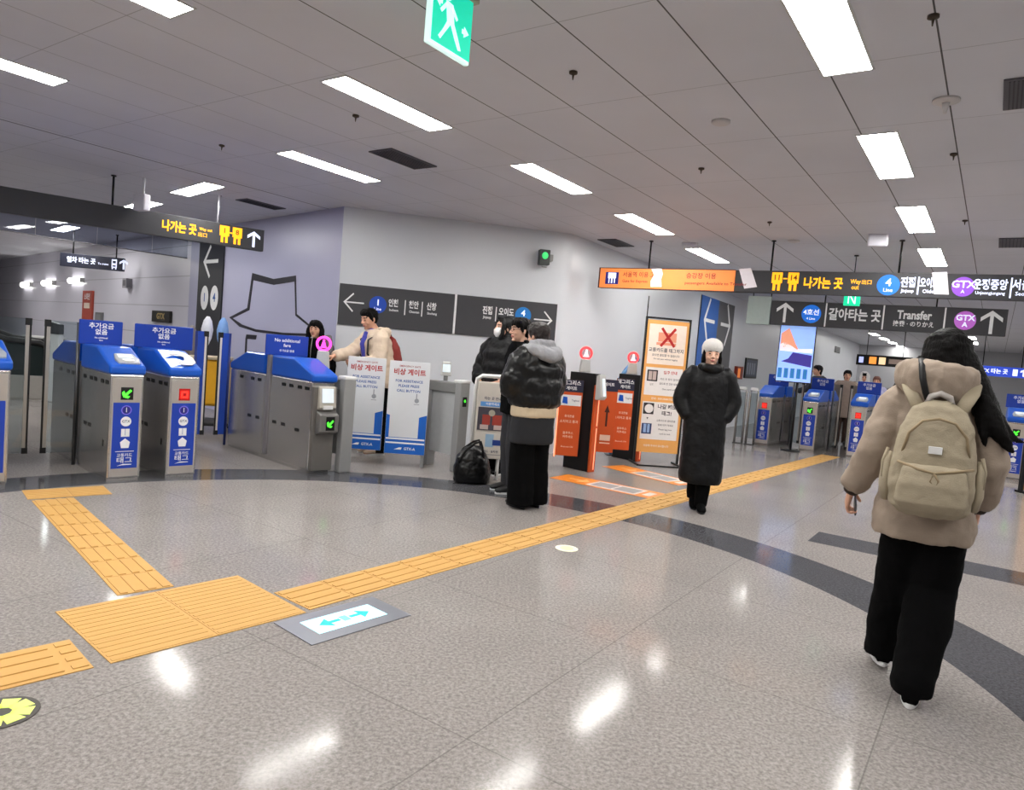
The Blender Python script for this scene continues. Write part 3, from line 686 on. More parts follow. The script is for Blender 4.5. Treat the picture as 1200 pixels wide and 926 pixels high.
# ------------------------------------------------------------------ hanging signs
YI = mat('amber lit lettering', (255, 176, 26), .5, emit=.9)
WI = mat('white lit lettering', (225, 232, 255), .5, emit=.8)
BI = mat('blue lit mark', (20, 110, 214), .5, emit=.45)
PI_ = mat('violet lit mark', (140, 80, 206), .5, emit=.45)
ROD = lambda: mat('dark rod', (28, 28, 30), .4, .3)
class Sign:
    """hanging sign; u = metres along its face from the left end, v = metres below its top edge"""
    def __init__(s, label, A, B_, h, th=.10, m=None, rods=(), group=None, name='hanging_sign', rod_m=None, rod_r=.012):
        s.A, d = V(A), V(B_) - V(A); d.z = 0; s.L = d.length; s.h = h
        s.r = thing(name, label, 'sign', s.A, atan2(d.y, d.x), group); s.y = -th / 2 - .001
        b = MB(); b.box((0, -th / 2, -h), (s.L, th / 2, 0), bev=.004); s.body = b.build('sign_box', m or charcoal(), s.r)
        for u in rods:
            b = MB(); b.cyl((u, 0), rod_r, -.002, ZC - s.A.z, 10); b.cyl((u, 0), .03, ZC - s.A.z - .015, ZC - s.A.z, 12); b.build('hanging_rod', rod_m or ROD(), s.r)
    def px(s, x, y):           # pixel on the face of the sign to (u, v)
        d = V((cos(s.r.rotation_euler.z), sin(s.r.rotation_euler.z), 0)); n = V((d.y, -d.x, 0))
        q = at_plane(x, y, s.A, n) - s.A; return q.dot(d), q.z
    def text(s, t, u, v, size, m, align='CENTER', bold=.03, sx=1.0): return text(t, size, m, s.r, u, s.y, v, align, bold, sx)
    def shape(s, polys, m, u, v, k, name, dy=0): return shape2d(polys, m, s.r, name, s.y - dy, .002, u, v, k)
    def gate_icon(s, u, v, k, num):
        s.shape([rect2(-.42, .0, .42, .9), rect2(-.30, -.62, -.08, .0), rect2(.08, -.62, .30, .0), rect2(-.3, -.1, .3, .02)], YI, u, v, k, 'exit_mark')
        text(num, k * .62, mat('dark amber ink', (110, 66, 10), .6), s.r, u, s.y - .003, v + .45 * k, bold=.02)
    def line_mark(s, u, v, r, m, a, b_=None):
        s.shape([circ2(0, 0, 1)], m, u, v, r, 'line_mark')
        if b_: text(a, r * 1.0, WI, s.r, u, s.y - .003, v + r * .22, bold=.02); text(b_, r * .5, WI, s.r, u, s.y - .003, v - r * .5, bold=.01)
        else: text(a, r * 1.3, WI, s.r, u, s.y - .003, v, bold=.02)
# long sign across the right-hand passage: left orange banner panel, then dark panel
ZS = 2.75
A = at(705, 314.5, ZS); Bq = at(1206, 323, ZS); dirS = (Bq - A); dirS.z = 0; dirS.normalize()
S = Sign('long dark hanging sign with amber way-out lettering and an orange banner at its left end', A, A + dirS * 6.3, .29, rods=(.72, 2.38, 3.86, 5.45))
def U(x): return S.px(x, 330)[0]
u1 = U(862); b = MB(); b.box((-.006, -.062, -.292), (u1, -.052, .002), bev=.002)
S.y0 = S.y; ob = b.build('orange_banner', mat('orange banner', (250, 146, 74), .5, 0, .03, emit=.28), S.r); S.y = -.063
b = MB()
for q in (((-.008, -.292), (u1, -.284)), ((-.008, -.006), (u1, .004)), ((-.008, -.292), (.012, .004))): b.box((q[0][0], -.066, q[0][1]), (q[1][0], -.060, q[1][1]))
b.build('banner_edge', mat('dark red edge', (70, 30, 36), .6), S.r)
shape2d([rect2(.10, -.235, .30, -.06)], mat('dark violet mark', (38, 34, 132), 0.5), S.r, 'train_mark', S.y, .002)
shape2d([rect2(.14, -.15, .26, -.07), rect2(.15, -.22, .165, -.15), rect2(.235, -.22, .25, -.15), rect2(.19, -.22, .21, -.13)], WI, S.r, 'train_mark', S.y - .0025, .002)
DI = mat('dark red ink', (120, 44, 30), .6)
text('서울역 이용 고객', .085, DI, S.r, .36, S.y, -.095, 'LEFT', .01, .93); text('Gate for Express', .055, DI, S.r, .36, S.y, -.185, 'LEFT', .01)
text('승강장 이용', .085, DI, S.r, 1.28, S.y, -.095, 'LEFT', .01); text('passengers Available to Transfer', .055, DI, S.r, 1.27, S.y, -.19, 'LEFT', .01, 1.15)
S.y = S.y0
for x, n in ((911, '11'), (930, '14')): S.gate_icon(U(x), -.16, .155, n)
S.shape([rect2(-.025, -.008, .025, .008)], YI, U(920.5), -.10, 1, 'dash_mark')
S.text('나가는 곳', U(965), -.155, .15, YI, sx=.78, bold=.035)
S.text('Way', U(1003), -.12, .075, YI, bold=.02, sx=.8); S.text('out', U(1003), -.19, .075, YI, bold=.02, sx=.8); S.text('出口', U(1016), -.125, .06, YI, bold=.02)
S.line_mark(U(1041.5), -.15, .125, BI, '4', 'Line')
S.text('진접', U(1064.5), -.12, .13, WI, sx=.68); S.text('Jinjeop', U(1064.5), -.215, .055, WI, bold=.02, sx=.9)
S.shape([rect2(-.008, -.105, .008, .105)], WI, U(1076.5), -.15, 1, 'divider_mark')
S.text('오이도', U(1089), -.12, .13, WI, sx=.55); S.text('Oido', U(1089), -.215, .06, WI, bold=.02)
S.line_mark(U(1129), -.15, .115, PI_, 'GTX', 'A')
S.text('운정중앙', U(1160.5), -.125, .13, WI, sx=.70); S.text('Unjeongjungang', U(1161), -.215, .05, WI, bold=.02, sx=.9)
S.shape([rect2(-.008, -.115, .008, .115)], WI, U(1185), -.15, 1, 'divider_mark')
S.text('서울', U(1197), -.12, .13, WI, sx=.75); S.text('Seoul', U(1199), -.215, .06, WI, bold=.02)
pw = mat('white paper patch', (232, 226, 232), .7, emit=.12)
def patch(label, pts, off=.006):
    q = [S.px(*p) for p in pts]; u0, v0 = q[0]
    d = V((cos(S.r.rotation_euler.z), sin(S.r.rotation_euler.z), 0)); n = V((d.y, -d.x, 0))
    b = MB(); b.prism([(a - u0, c - v0) for a, c in q], 'y', 0, -.0025); o = b.build('paper_patch', pw); o.location = S.A + d * u0 + V((0, 0, v0)) + n * (.051 + off); o.rotation_euler = (0, 0, S.r.rotation_euler.z)
    return tag(o, label, 'paper', 'white papers taped on the long hanging sign')
patch('white paper with wavy edge taped over the orange banner lettering', [(765, 316), (777, 315.5), (778.5, 322), (776.5, 328), (777, 337), (764, 337), (764, 330), (768, 323)], .014)
patch('tilted white paper taped on the dark sign right of the orange banner', [(867, 316), (881, 315), (888, 337), (873, 339)])
patch('upright white paper covering letters between the blue and violet line marks', [(1092, 320), (1109.5, 319.5), (1111.5, 346), (1094, 345.5)])

# transfer sign over the far gates
A = at(905, 352.5, 2.75); Bq = at(1181.5, 363, 2.75); dirT = Bq - A; dirT.z = 0
S2 = Sign('dark transfer sign with white up arrows and a blue line mark above the far gates', A, A + dirT, .44, rods=(.9, dirT.length - 1.0))
def U2(x): return S2.px(x, 372)[0]
gi = mat('pale grey lettering', (206, 206, 206), .5, emit=.25)
S2.shape(arrow_polys(0, .13), gi, U2(919.5), -.21, .36, 'arrow_mark')
S2.shape([circ2(0, 0, .165)], BI, U2(950.5), -.215, 1, 'line_mark'); text('4호선', .115, WI, S2.r, U2(950.5), S2.y - .003, -.19, bold=.02); text('4 Line', .06, WI, S2.r, U2(950.5), S2.y - .003, -.30, bold=.01)
S2.text('갈아타는 곳', U2(1001), -.215, .225, gi, sx=.76, bold=.03)
S2.text('Transfer', U2(1071), -.165, .20, gi, bold=.03, sx=.74); S2.text('換乘 · のりかえ', U2(1071), -.315, .10, gi, bold=.02, sx=.9)
for x in (967.5, 1035, 1107): S2.shape([rect2(-.012, -.21, .012, .21)], gi, U2(x), -.22, 1, 'divider_strip')
S2.shape([circ2(0, 0, .155)], mat('mauve lit mark', (176, 96, 190), .5, emit=.45), U2(1131), -.21, 1, 'line_mark'); text('GTX', .13, WI, S2.r, U2(1131), S2.y - .003, -.17, bold=.02); text('A', .11, WI, S2.r, U2(1131), S2.y - .003, -.28, bold=.02)
S2.shape(arrow_polys(0, .13), gi, U2(1162), -.22, .38, 'arrow_mark')
# plain boxes left of the transfer sign
dT = dirT.normalized()
a0 = at(875, 345, 2.79); q = MB(); q.box((0, -.06, -.52), (S2.px(902, 370)[0] - S2.px(875, 370)[0], .06, 0), bev=.004)
o = q.build('blank_panel', mat('pale sage panel', (176, 190, 186), .5)); k = A + dT * S2.px(875.5, 370)[0]; o.location = (k.x, k.y, 2.82); o.rotation_euler = (0, 0, S2.r.rotation_euler.z); tag(o, 'plain pale green hanging panel left of the transfer sign', 'panel')
q = MB()
for u in (.08, .40): q.cyl((u, 0), .01, -.002, ZC - 2.82, 8)
q.build('hanging_rod', ROD(), o)

# small green exit box in front of the transfer sign
p = atY(998.5, 350, 9.9); S3 = Sign('small green lit exit box hanging between the long sign and the transfer sign', p + V((-.09, .05, .09)), p + V((.09, -.05, .09)), .19, .06, mat('green lit sign', (20, 206, 150), .4, emit=.9), rods=(.10,), rod_r=.006)
S3.shape([rect2(-.05, -.07, -.035, .07), rect2(.035, -.07, .05, .07), [(-.05, .07), (-.03, .07), (.05, -.07), (.03, -.07)]], WI, .103, -.095, 1, 'exit_mark')

# left hanging sign over the gates
A = at(-150, 193, 2.79); A = at(-70, 206.5, 2.79); Bq = at(308.5, 270.5, 2.79)
S4 = Sign('long dark hanging sign with amber way-out lettering and white arrow at its right end', A, Bq, .285, rods=())
def U4(x): return S4.px(x, 280)[0]
for x, mm in ((130, ROD()), (254.5, mat('pale rod', (190, 188, 196), .4, .4))):
    u = U4(x); q = MB(); q.cyl((u, 0), .013, -.002, ZC - 2.79, 10); q.cyl((u, 0), .03, ZC - 2.79 - .015, ZC - 2.79, 12); q.build('hanging_rod', mm, S4.r)
def v4(f): return -.285 * f
S4.text('나가는 곳', U4(208.5), v4(.53), .145, YI, sx=.72, bold=.035); S4.text('Way out', U4(239.5), v4(.42), .052, YI, bold=.02, sx=.85); S4.text('出口', U4(236), v4(.68), .06, YI, bold=.02)
for x, n in ((261.5, '1'), (276.5, '8')): S4.gate_icon(U4(x), v4(.55), .145, n)
S4.shape([rect2(-.02, -.008, .02, .008)], YI, U4(269), v4(.38), 1, 'dash_mark')
S4.shape(arrow_polys(0, .15), WI, U4(296), v4(.5), .21, 'arrow_mark')
# small sign deeper in the paid area
p0, p1 = atY(71.5, 296, 14.4), atY(146, 303, 14.6); p1.z = p0.z
S5 = Sign('small dark navy hanging sign with white lettering and arrow deep in the left passage', p0, p1, .27, .08, mat('navy sign box', (44, 46, 62), .5), rods=(.23, 1.05), rod_r=.014)
S5.text('열차 타는 곳', .40, -.13, .125, WI, sx=.85); S5.text('To trains', .82, -.155, .055, WI, bold=.02)
S5.shape([rect2(-.05, -.08, .05, .09), rect2(-.045, -.11, -.02, -.085), rect2(.02, -.11, .045, -.085)], WI, 1.03, -.13, 1, 'train_mark'); S5.shape([rect2(-.03, .01, .03, .06), rect2(-.03, -.06, .03, -.03)], mat('navy sign ink', (44, 46, 62), .5), 1.03, -.13, 1, 'train_mark', .002)
S5.shape(arrow_polys(0, .15), WI, 1.21, -.13, .20, 'arrow_mark')

# emergency exit sign at the top edge
q = at(552.5, 4, 3.09); L = .30
E0 = q - T * L; r = thing('exit_sign', 'green lit running-man exit sign hanging at the top of the photo', 'sign', (E0.x, E0.y, 3.09), rz(AZ))
G_ = mat('green lit exit sign', (18, 208, 170), .4, emit=.8); GWt = mat('pale lit exit mark', (205, 255, 240), .4, emit=.9)
b = MB(); b.box((0, -.014, -.30), (L, .014, 0), bev=.006); b.build('sign_edge', mat('white lit edge', (220, 255, 248), .4, emit=.7), r)
b = MB(); b.box((.016, -.0165, -.284), (L - .004, .0165, -.004)); b.build('sign_face', G_, r)
for sgn in (-1,):
    y = -.017
    shape2d([circ2(.115, -.05, .022, 16), [(.10, -.075), (.15, -.08), (.165, -.16), (.115, -.165)], [(.115, -.165), (.145, -.165), (.10, -.225), (.075, -.26), (.06, -.25), (.09, -.21)], [(.135, -.16), (.165, -.16), (.20, -.215), (.225, -.26), (.205, -.265), (.175, -.225)], [(.105, -.08), (.11, -.10), (.075, -.14), (.062, -.13)], [(.145, -.08), (.19, -.13), (.18, -.14), (.14, -.105)]], GWt, r, 'running_figure', y, .002)
    shape2d([[(.028, -.095), (.06, -.07), (.06, -.085), (.075, -.085), (.075, -.105), (.06, -.105), (.06, -.12)], [(.275, -.165), (.24, -.14), (.24, -.155), (.225, -.155), (.225, -.175), (.24, -.175), (.24, -.19)]], GWt, r, 'arrow_mark', y, .002)
b = MB(); b.box((.02, -.03, 0), (L + .03, .03, ZC - 3.09), bev=.006); b.build('ceiling_bracket', mat('beige bracket', (176, 168, 150), .5), r)

# far signs
p = atY(1173, 436, 17.5); S6 = Sign('distant blue lit hanging sign right of the woman', p + V((-.5, .32, .13)), p + V((.5, -.32, .13)), .25, .08, mat('blue lit sign', (40, 70, 190), .5, emit=.5), rods=(.2, 1.0))
S6.text('GTX 타는 곳', .42, -.125, .13, WI, sx=.9); S6.shape(arrow_polys(0, .2), WI, 1.05, -.125, .17, 'arrow_mark'); S6.shape([rect2(-.05, -.08, .05, .08)], WI, .88, -.125, 1, 'train_mark')
p = atY(1036, 424, 24); S7 = Sign('distant amber led board over the dark passage left of the woman', p + V((-.72, .46, .2)), p + V((.72, -.46, .2)), .36, .1, blk(), rods=(.3, 1.4))
S7.shape([rect2(-.12, -.12, .10, .12)], mat('orange led block', (255, 160, 70), .5, emit=.9), .52, -.18, 1, 'led_block'); S7.shape([rect2(-.10, -.12, .10, .12)], mat('cream led block', (255, 220, 170), .5, emit=.9), .80, -.18, 1, 'led_block'); S7.shape([rect2(-.07, -.10, .07, .10)], mat('pale blue led block', (190, 200, 255), .5, emit=.9), .15, -.18, 1, 'led_block'); S7.shape([rect2(-.3, -.08, .3, .08)], mat('dim led block', (150, 130, 120), .5, emit=.3), 1.3, -.18, 1, 'led_block')

# ------------------------------------------------------------------ flat direction boards on the sign wall
wd = az_dir(FW); wn = V((wd.y, -wd.x, 0))
def wall_pt(x, y): return at_plane(x, y, PC, wn)
class Board(Sign):
    def __init__(s, label, tl, az, L, h, m, group=None, name='wall_sign'):
        d = az_dir(az); n = V((d.y, -d.x, 0)); s.A = V(tl) + n * .012; s.L, s.h = L, h
        s.r = thing(name, label, 'sign', s.A, rz(az), group); s.y = -.013
        b = MB(); b.box((0, -.012, -h), (L, .010, 0), bev=.002); b.build('sign_board', m, s.r)
GB = 'halves of the long direction board on the white wall'
ztop, hb = 2.14, .545
t0 = PC + wd * .012; t0.z = ztop
tm = wall_pt(534.5, 341); Lm = (tm - PC).dot(wd)
B1 = Board('charcoal wall sign half with left arrow and blue line 1 mark', t0, FW, Lm - .025, hb, charcoal(), GB)
tR = PC + wd * (Lm + .012); tR.z = ztop; Lr = min((wall_pt(656.5, 353) - PC).dot(wd), (PD - PC).length) - Lm - .012
B2 = Board('charcoal wall sign half with right arrow and blue line 4 mark', tR, FW, Lr, hb, charcoal(), GB)
def ub(B, x): return B.px(x, 355)[0]
B1.shape([rot2([(p_[0], p_[1]) for p_ in q], R(90)) for q in [[(-.035, -.5), (.035, -.5), (.035, .44), (-.035, .44)], [(0, .5), (0, .40), (-.42, .0), (-.47, .05)], [(0, .5), (.47, .05), (.42, .0), (0, .40)]]], gi, ub(B1, 414.5), -.24, .27, 'arrow_mark')
B1.line_mark(ub(B1, 443), -.24, .115, mat('blue line mark', (20, 72, 180), .5), '1', 'Line')
for x, k, e in ((461, '인천', 'Incheon'), (485, '천안', 'Cheonan'), (506, '신창', 'Sinchang')):
    B1.text(k, ub(B1, x), -.205, .11, gi, sx=.66); B1.text(e, ub(B1, x + 1), -.295, .045, gi, bold=.02, sx=.85)
for x in (475, 495): B1.shape([rect2(-.007, -.10, .007, .10)], gi, ub(B1, x), -.245, 1, 'divider_mark')
b = MB(); b.box((Lm - .02, -.014, -hb), (Lm + .007, .01, 0)); b.build('white_joint', ink_w(), B1.r)
for x, k, e in ((572, '진접', 'Jinjeop'), (594, '오이도', 'Oido')):
    B2.text(k, ub(B2, x), -.185, .12, gi, sx=.66); B2.text(e, ub(B2, x), -.275, .05, gi, bold=.02, sx=.85)
B2.shape([rect2(-.007, -.10, .007, .10)], gi, ub(B2, 582), -.22, 1, 'divider_mark')
B2.line_mark(ub(B2, 614), -.20, .115, mat('bright blue line mark', (24, 120, 196), .5), '4', 'Line')
B2.shape([rot2(q, R(-90)) for q in [[(-.035, -.5), (.035, -.5), (.035, .44), (-.035, .44)], [(0, .5), (0, .40), (-.42, .0), (-.47, .05)], [(0, .5), (.47, .05), (.42, .0), (0, .40)]]], gi, ub(B2, 638), -.24, .27, 'arrow_mark')
# dark pillar sign at the end of the lavender wall
gn = V((-GA.y, GA.x, 0)) * -1
def lw(x, y): return at_plane(x, y, PC, V((GA.y, -GA.x, 0)))
a_, b_ = lw(233, 340), lw(261.5, 340); La = (b_ - a_).length
tl = V((a_.x, a_.y, 3.05))
B3 = Board('tall dark wall sign with left arrow and two white round marks by the lavender wall', tl, 134.0, La, 2.3, mat('near black sign', (30, 30, 38), .5), None)
B3.shape([rot2(q, R(90)) for q in [[(-.05, -.5), (.05, -.5), (.05, .44), (-.05, .44)], [(0, .5), (0, .36), (-.40, .0), (-.47, .06)], [(0, .5), (.47, .06), (.40, .0), (0, .36)]]], gi, La * .5, -.50, .62, 'arrow_mark')
for f, t in ((.32, '1'), (.72, '4')):
    B3.shape([[(q_[0] * .95, q_[1] * 1.25) for q_ in circ2(0, 0, .17)]], ink_w(), La * f, -1.13, 1, 'round_mark'); text(t, .2, mat('blue ink', (36, 84, 160), .6), B3.r, La * f, B3.y - .003, -1.13, bold=.03)
# hat outline on the lavender wall
hat = [(296, 320), (321, 327), (347, 323), (348, 368), (373, 389), (366, 394), (333, 393), (300, 389), (281, 383), (269, 372), (290, 361)]
inner = [(297, 328.5), (321, 334), (345.5, 330), (346.5, 370), (370, 389), (362, 391), (332, 390), (300, 386), (284, 380.5), (273, 373), (292.5, 363.5)]
pc0 = V((PL.x, PL.y, 0)); dl = -GA
def lp(x, y): q = lw(x, y); return ((q - pc0).dot(dl), q.z)
b = MB(); n_ = len(hat)
for i in range(n_):
    j = (i + 1) % n_; b.prism([lp(*hat[i]), lp(*hat[j]), lp(*inner[j]), lp(*inner[i])], 'y', -.001, -.006)
o = b.build('hat_outline', mat('black vinyl outline', (22, 18, 34), .5)); o.location = pc0; o.rotation_euler = (0, 0, rz(134)); tag(o, 'black outline of a brimmed hat applied on the lavender wall', 'wall graphic')
q = MB(); q.prism([lp(289, 392), lp(301, 393), lp(300, 398), lp(288, 397)], 'y', -.001, -.006); q.prism([lp(288, 396), lp(290, 396), lp(289, 416), lp(287, 416)], 'y', -.001, -.006); q.build('stem_outline', MATS['black vinyl outline'], o)
# blue and grey pillar sign on the right-hand wall
a_, m_, b_ = cwall(822, 344), cwall(843, 350), cwall(861.5, 356)
LL, L1 = (b_ - a_).length, (m_ - a_).length
B4 = Board('tall wall sign, blue half with left arrow and grey half with right arrow', V((a_.x, a_.y, 2.93)), 33.0, LL, 1.95, mat('grey sign half', (84, 84, 88), .5))
b = MB(); b.box((0, -.014, -1.95), (L1, -.010, 0)); b.build('blue_half', mat('blue sign half', (36, 92, 168), .5), B4.r); B4.y = -.016
for u, a in ((L1 * .5, 90), (L1 + (LL - L1) * .5, -90)):
    B4.shape([[(x_ * 1.0, z_ * 1.0) for x_, z_ in rot2(q, R(a))] for q in [[(-.05, -.5), (.05, -.5), (.05, .44), (-.05, .44)], [(0, .5), (0, .36), (-.60, .0), (-.66, .08)], [(0, .5), (.66, .08), (.60, .0), (0, .36)]]], gi, u, -.50, .75, 'arrow_mark')
# ------------------------------------------------------------------ far gates across the right-hand passage
def at_t(x, t, z=0.0):
    lo, hi = 470.0, 900.0
    for _ in range(50):
        y = (lo + hi) / 2
        p = at(x, y, z)
        if p.y < 0 or p.dot(T) > t: lo = y
        else: hi = y
    return p
FR = rz(AZ + 90)
def far_gate(label, x, t, led, top='reader'):
    p = at_t(x, t); p.z = 0
    return ticket_gate(label, p, FR, led, top, ([('추가요금', .06, .06), ('없음', .06, .12)], .75, .42, R(-10), .03), group='ticket gates of the far row')
TF = 13.9
far_gate('far ticket gate with red light beside the hanging advertising screen', 891, TF, 'red', 'plain')
far_gate('far ticket gate with lit screen in front of the person in dark jacket', 944, TF, 'green', 'reader')
far_gate('far ticket gate with red light just left of the woman with the backpack', 1000, TF, 'red', 'reader')
far_gate('far ticket gate with green arrow right of the woman with the backpack', 1184, TF, 'green', 'reader')
# rail loops left of the far gates
for x, lab in ((864.5, 'left of the two white topped rail loops at the far gates'), (878, 'right of the two white topped rail loops at the far gates')):
    p = at_t(x, TF - .15); p.z = 0; r = thing('rail_loop', lab, 'barrier', p, FR, 'rail loops at the far gates')
    b = MB(); b.tube([(-.075, 0, 0), (-.075, 0, 1.02), (-.06, 0, 1.06), (.05, 0, 1.07), (.075, 0, 1.03), (.075, 0, 0)], .022, 10); b.build('loop_tube', steel(), r, True)
    b = MB(); b.box((-.07, -.025, 1.05), (.07, .025, 1.105), bev=.01); b.build('top_cap', white(), r)
    b = MB(); b.box((-.055, -.004, .12), (.055, .004, 1.0)); b.build('glass_pane', CLEAR(), r)
    b = MB(); b.box((-.10, -.04, 0), (.10, .04, .015), bev=.004); b.build('base_plate', steel_dark(), r)
for (xa, xb, lab) in ((979, 968, 'left of the two far glass flaps with pale edges before the person in brown'), (989, 1000, 'right of the two far glass flaps with pale edges before the person in brown'), (935, 922, 'far glass flap with pale edge next to the advertising screen')):
    a_, b_ = at_t(xb, TF + .9), at_t(xa, TF + .9); a_.z = b_.z = 0
    flap_panel(lab, a_, b_, .06, 1.3, 'clear', 'glass flaps of the far gates')
# advertising screen on a pole
p = at_t(926, TF - .25); p.z = 0
r = thing('advertising_screen', 'tall lit advertising screen on a black pole beside the far gates', 'screen', p, rz(AZ + 84))
b = MB(); b.cyl((0, .0), .022, 0, 1.3, 12); b.cyl((0, 0), .17, 0, .02, 20); b.build('pole', blk(), r)
w_, z0, z1 = .30, 1.27, 2.42
b = MB(); b.box((-w_ - .015 - .08, -.04, z0), (w_ + .015 - .08, .04, z1), bev=.006); b.build('screen_frame', blk(), r)
SB = mat('lit pale blue picture', (150, 184, 246), .4, 0, .12, 3, emit=.75)
b = MB(); b.box((-w_ - .08, -.043, z0 + .02), (w_ - .08, -.040, z1 - .02)); sc_ = b.build('lit_picture', SB, r)
def pic(polys, c, e=.7): shape2d(polys, mat('picture %d %d %d' % c, c, .5, emit=e), sc_, 'picture_shape', -.0435, .002, -.08, z0)
pic([[(-.28, .62), (-.28, .90), (-.15, 1.0), (-.02, .72), (.05, .60)]], (226, 150, 120)); pic([[(-.24, .38), (.28, .30), (.28, .52), (-.05, .56), (-.12, .44)]], (60, 50, 140)); pic([[(-.28, .70), (-.20, .74), (.0, .62), (.28, .64), (.28, .56), (-.28, .58)]], (235, 235, 250))
pic([rect2(-.28 + .11 * i, .08, -.21 + .11 * i, .26) for i in range(5)], (40, 110, 170))
# things on the right-hand wall
def wall_box(name, label, cat, xl, xr, yt, yb, m, th=.04, pt=cwall, az=33.0, group=None):
    a_, b_ = pt(xl, (yt + yb) / 2), pt(xr, (yt + yb) / 2); za, zb = pt(xl, yt).z, pt(xl, yb).z
    d = az_dir(az); L = abs((b_ - a_).dot(d)); n = V((d.y, -d.x, 0))
    r = thing(name, label, cat, V((a_.x, a_.y, zb)) + n * .002, rz(az), group)
    b = MB(); b.box((0, -th, 0), (L, 0, za - zb), bev=.004); b.build('casing', m, r); r['w'] = L; r['hh'] = za - zb; return r, L, za - zb, -th - .001
r, L, h, y = wall_box('framed_notice', 'dark framed notice on the white wall left of the advertising screen', 'notice board', 872, 886, 419, 443, blk())
shape2d([rect2(.06, .05, L - .06, h - .05)], mat('blue grey print', (66, 74, 92), .5), r, 'print', y); 
for i in range(4): shape2d([rect2(.10 + i * (L - .25) / 4, .10, .10 + (i + .6) * (L - .25) / 4, h - .12)], mat('pale print line', (130, 136, 150), .5), r, 'print_block', y - .0022, .001)
r, L, h, y = wall_box('alarm_box', 'small orange alarm box on the white wall beside the person in the long black coat', 'alarm box', 860, 867, 429, 444, mat('dark red box', (120, 36, 20), .5), .08)
shape2d([rect2(.05, .04, L * .5, h - .05)], mat('orange lit plate', (240, 130, 50), .5, emit=.4), r, 'lit_plate', y)
r, L, h, y = wall_box('wall_vent', 'small grey vent high on the far white wall', 'air vent', 978, 984, 405.5, 413, mat('vent grey', (120, 120, 122), .6), .03)
shape2d([rect2(.04, h * (i + .2) / 5, L - .04, h * (i + .6) / 5) for i in range(5)], blk(), r, 'louvre', y, .001)
# lamp box on the sign wall
a_ = wall_pt(635, 303); r = thing('emergency_lamp', 'small dark lamp with green light high on the white wall', 'lamp', a_ + wn * .12, rz(FW))
b = MB(); b.box((-.075, -.06, -.105), (.075, .06, .105), bev=.01); b.build('lamp_box', mat('dark grey lamp box', (70, 74, 72), .5), r)
b = MB(); b.ell((0, -.062, .02), (.045, .012, .05)); b.build('lit_lens', mat('green lit lens', (60, 200, 110), .4, emit=.9), r)
b = MB(); b.box((.07, -.02, -.04), (.13, .11, .05), bev=.006); b.tube([(-.02, 0, -.1), (-.02, 0, -.13), (.05, .0, -.13)], .008); b.build('mounting_bracket', grey(), r)

# ------------------------------------------------------------------ tall framed poster
p0, p1 = at(748, 544), at(787, 545)
c = (p0 + p1) / 2; c.z = 0; r = thing('poster_stand', 'tall orange framed poster stand with a red cross picture behind the slim gates', 'notice board', c, rz(84))
w = .30; z0, z1 = .17, 2.02
b = MB()
for s_ in (-1, 1): b.box((s_ * (w + .012) - .012, -.02, .02), (s_ * (w + .012) + .012, .02, z1 + .04))
b.box((-w - .02, -.02, z1 + .015), (w + .02, .02, z1 + .04)); b.build('black_frame', blk(), r)
b = MB(); b.tube([(-w - .015, 0, z1), (-w - .012, 0, z1 + .32)], .008); b.build('corner_rod', blk(), r)
b = MB(); b.box((-w - .03, -.22, 0), (-w + .0, .22, .025), bev=.005); b.box((w - .0, -.22, 0), (w + .03, .22, .025), bev=.005); b.box((-w, -.22, 0), (w, -.195, .02)); b.build('base_frame', blk(), r)
b = MB(); b.box((-w, -.012, z0), (w, .012, z1)); b.build('orange_board', mat('orange board', (238, 172, 96), .5, 0, .03, emit=.0), r)
pp = mat('warm white paper', (244, 228, 214), .6); pg = mat('white paper sheet', (232, 228, 226), .6); y = -.0135
H = z1 - z0
def fz(f): return z1 - f * H
def sheet(f0, f1, m): return shape2d([rect2(-w + .035, fz(f1), w - .035, fz(f0))], m, r, 'poster_sheet', y, .002)
gk = mat('grey print', (92, 86, 92), .6); rk = mat('red print', (190, 40, 36), .6); sal = mat('salmon print', (236, 160, 130), .6)
s1 = sheet(.03, .33, pp); y2 = y - .0025
shape2d([rect2(-.13, fz(.16), .13, fz(.09)), rect2(-.15, fz(.185), .13, fz(.165))], sal, s1, 'picture_block', y2, .001)
shape2d([rot2(rect2(-.018, -.16, .018, .16), a) for a in (R(38), R(-38))], rk, s1, 'red_cross', y2 - .002, .002, .01, fz(.125))
text('교통카드를 태그하지', .062, gk, s1, 0, y2, fz(.225), bold=.02, sx=.95); text('않으면 출입할 수 없습니다', .036, gk, s1, 0, y2, fz(.262), bold=.01); text('Do not pass without tagging', .03, gk, s1, 0, y2, fz(.29), bold=.01)
s2 = sheet(.355, .565, pg)
shape2d([rect2(-.24, fz(.46), -.09, fz(.375))], mat('dark print', (44, 40, 44), .5), s2, 'picture_block', y2, .001); shape2d([rect2(-.22, fz(.45), -.17, fz(.385)), rect2(-.16, fz(.45), -.11, fz(.385))], mat('pale print', (196, 176, 170), .5), s2, 'picture_block', y2 - .0015, .001)
text('입구 안내', .05, rk, s2, .09, y2, fz(.39), bold=.02); text('카드 두 장이 겹치지', .034, gk, s2, .09, y2, fz(.44), bold=.01); text('않도록 한 장만 대세요', .032, gk, s2, .09, y2, fz(.475), bold=.01); text('One card only', .034, gk, s2, .09, y2, fz(.515), bold=.01); text('입장', .03, gk, s2, -.165, y2, fz(.485))
text('안내 · INFORMATION', .036, pp, r, .02, y, fz(.59), bold=.02)
s3 = sheet(.615, .90, pg)
shape2d([rect2(-.25, fz(.71), -.10, fz(.625))], mat('dark print', (44, 40, 44), .5), s3, 'picture_block', y2, .001); shape2d([circ2(-.17, fz(.668), .062)], pg, s3, 'picture_block', y2 - .0015, .001)
